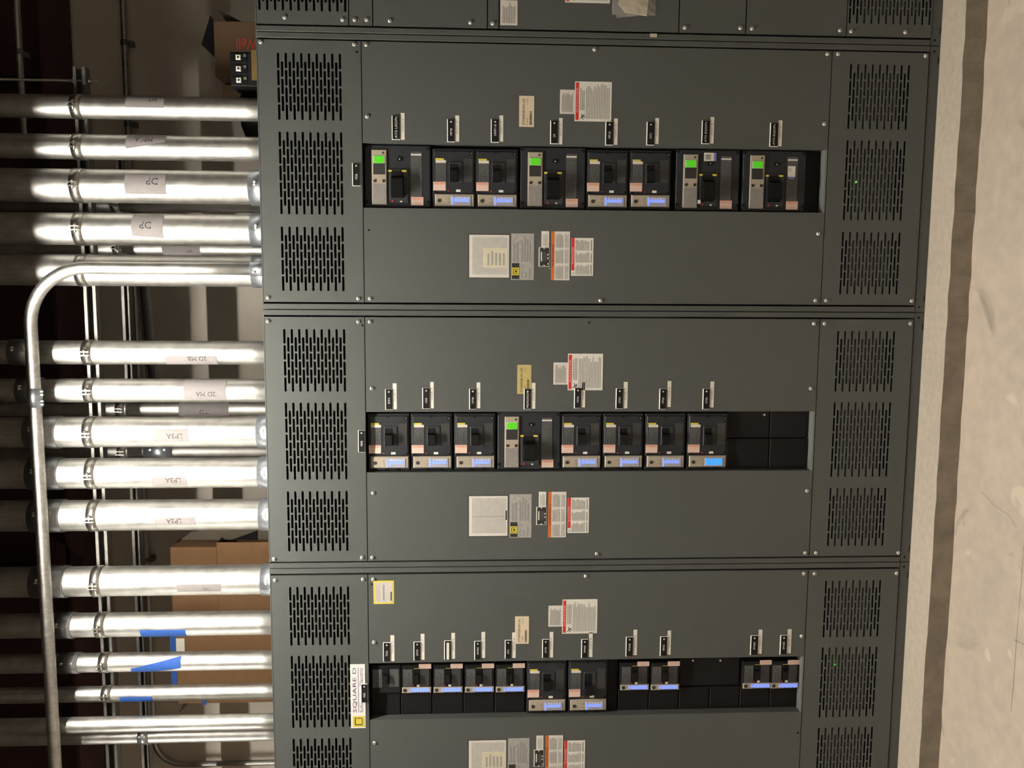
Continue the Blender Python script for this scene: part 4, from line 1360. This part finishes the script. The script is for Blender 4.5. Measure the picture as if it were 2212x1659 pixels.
# ------------------------------------------------------------------ things lying on top of the switchboard
def carton(label, x0, x1, z0, z1, y0, y1, CARD=CARD, right=True):
    r = thing('carton', label, 'carton', (x0, y0, z0), 'cardboard cartons on top of the switchboard')
    w_, d, h = x1 - x0, y1 - y0, z1 - z0
    t = .004
    mb = MB()
    mb.bbox(0, w_, 0, t, 0, h, .0012)
    obj('front_side', mb, CARD, r)
    obj('back_side', MB().box(0, w_, d - t, d, 0, h), CARD, r)
    obj('left_side', MB().box(0, t, t, d - t, 0, h), CARD, r)
    if right:
        obj('right_side', MB().box(w_ - t, w_, t, d - t, 0, h), CARD, r)
    obj('bottom', MB().box(0, w_, 0, d, 0, t), CARD, r)
    return r


def lid(r, w_, d, h):
    obj('top_flap', MB().box(0, w_, 0, d / 2 - .001, h, h + .003), CARD, r)
    obj('top_flap', MB().box(0, w_, d / 2 + .001, d, h, h + .003), CARD, r)


YC = .74
xl_, xr_ = at(470, 1335, YC).x, at(470, 1172, YC).x
zt = at(470, 1240, YC).z
ca = carton('lower of the two stacked brown cartons behind the thick scratched conduit', xl_, xr_, GH, zt - .002, YC, YC + .16, right=False)
lid(ca, xr_ - xl_, .16, zt - .002 - GH)
# open grey-brown carton flap, modelled as a sheet apart from the stack
YS = YC + .08
fl = [at(391, 1166, YS), at(416, 1148, YS), at(545, 1137, YS), at(590, 1137, YS), at(590, 1166, YS), at(500, 1166, YS)]
cs = thing('carton_flap', 'grey-brown open carton flap beside the two stacked cartons', 'cardboard', (fl[3].x, YS, GH))
obj('sheet', MB().prism([(v.x - fl[3].x, 0, max(.0, v.z - GH)) for v in fl], (0, .004, 0)), CARDIN, cs)
fl2 = [at(500, 1166, YS - .003), at(556, 1146, YS - .003), at(556, 1166, YS - .003)]  # flat black triangle stands for the shaded inside of the open carton
obj('opening_shade', MB().prism([(v.x - fl[3].x, -.003, v.z - GH) for v in fl2], (0, .001, 0)), CARDDK, cs)
xl2, xr2 = at(420, 1335, YC + .02).x, at(420, 1182, YC + .02).x
zt2 = at(371, 1240, YC + .02).z
cb = carton('upper of the two stacked brown cartons behind the thick scratched conduit', xl2, xr2, zt + .004, zt2, YC + .02, YC + .16)
lid(cb, xr2 - xl2, .14, zt2 - zt - .004)
# wide carton at the left with blue tape along its top edge
YD = .70
xl3, xr3 = at(450, 1519, YD).x, at(450, 1352, YD).x
zt3 = at(383, 1432, YD).z
cc = carton('wide brown carton with blue tape and a white label on its top edge, at left', xl3, xr3, GH, zt3, YD, YD + .20)
lid(cc, xr3 - xl3, .20, zt3 - GH)
wc_ = xr3 - xl3
hh = zt3 - GH
obj('blue_tape', MB().box(at(375, 1485, YD).x - xl3, wc_ - .02, -.001, .02, hh + .0035, hh + .028), BTAPE, cc)
obj('white_label', MB().box(at(390, 1411, YD).x - xl3, at(390, 1379, YD).x - xl3, -.0012, 0, hh - .034, hh + .002), WHITE, cc)
obj('blue_tape', MB().box(-.006, .016, -.0016, -.0004, at(446, 1520, YD).z - GH, at(437, 1520, YD).z - GH), BTAPE, cc)
fl = [at(387, 1540, YD + .1), at(416, 1511, YD + .1), at(401, 1509, YD + .1)]
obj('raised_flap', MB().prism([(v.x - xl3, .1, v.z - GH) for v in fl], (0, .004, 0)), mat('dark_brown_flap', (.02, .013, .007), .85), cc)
# carton at the right with red printing
YE = .52
xl4, xr4 = at(500, 166, YE).x, at(500, 46, YE).x
zt4 = at(463, 100, YE).z
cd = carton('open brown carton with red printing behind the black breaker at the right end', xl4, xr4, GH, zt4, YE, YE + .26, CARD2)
F4 = lambda v: (v.x - xl4, v.y - YE, v.z - GH)
fl = [at(463, 46, YE + .02), at(454, 33, YE + .02), at(435, 96, YE + .02), at(464, 124, YE + .02)]
obj('black_flap', MB().prism([F4(v) for v in fl], (0, .004, 0)), CARDDK, cd, 'black lined flap standing up')
fl = [at(489, 47, YE + .03), at(470, 20, YE + .03), at(522, 47, YE + .03)]
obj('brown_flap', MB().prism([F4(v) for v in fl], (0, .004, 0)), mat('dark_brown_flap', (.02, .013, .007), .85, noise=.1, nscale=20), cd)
x_, z_ = at(556, 84, YE).x - xl4, at(556, 84, YE).z - GH
text('Well', lambda a, b: (x_ - b, -.0008, z_ - .006 + a), cd, REDTXT, 'red_lettering', .085, .040)
xl5, xr5 = at(500, 216, .62).x, at(500, 186, .62).x
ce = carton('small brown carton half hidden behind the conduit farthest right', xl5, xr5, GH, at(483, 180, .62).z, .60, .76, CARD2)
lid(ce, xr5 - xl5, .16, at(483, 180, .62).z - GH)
# loose three-pole breaker
YF = .26
xl6, xr6 = at(525, 186, YF).x, at(525, 112, YF).x
zt6 = at(497, 150, YF).z
lbk = thing('loose_breaker', 'black three-pole breaker with white terminals standing on top at the right end', 'circuit breaker', (xl6, YF, GH))
w6, h6 = xr6 - xl6, zt6 - GH
obj('body', MB().bbox(0, w6, 0, .12, .004, h6, .004), BLK, lbk)
for k in range(3):
    xc = w6 * (k + .5) / 3
    b_ = obj('pole_recess', MB().box(xc - .014, xc + .014, -.002, .001, h6 - .062, h6 - .006), HANDLE, lbk)
    tm = obj('terminal', MB().bbox(xc - .009, xc + .009, -.007, -.002, h6 - .040, h6 - .022, .002), WHITE, lbk)
    obj('terminal_screw', MB().cyl((xc, -.007, h6 - .031), 'y', .004, -.001, 10), INK, tm)
    obj('light_mark', MB().box(xc + .002, xc + .012, -.003, -.002, h6 - .058, h6 - .048), STRAP, lbk)
obj('brass_plate', MB().box(.012, w6 + .004, -.014, .10, 0, .004).box(.018, w6 + .004, -.014, -.011, 0, .072), BRASS, lbk)
# dark rounded lump behind the conduit farthest right
lp = thing('black_cover', 'low black rounded plastic cover lying behind the two right-hand conduits', 'cover', (at(550, 240, .455).x, .455, GH))
mb = MB()
k = 28
prof = [(.150, .0), (.150, .08), (.138, .115), (.105, .145), (.06, .162), (.004, .168)]
mb.rings([[(r_ * math.cos(2 * PI * j / k), r_ * .42 * math.sin(2 * PI * j / k), h_) for j in range(k)] for r_, h_ in prof])
obj('dome', mb, BLK, lp)
obj('rim', MB().rings([[(r_ * math.cos(2 * PI * j / k), r_ * .42 * math.sin(2 * PI * j / k), h_) for j in range(k)] for r_, h_ in ((.158, 0), (.158, .008), (.150, .010))]), BLK, lp)
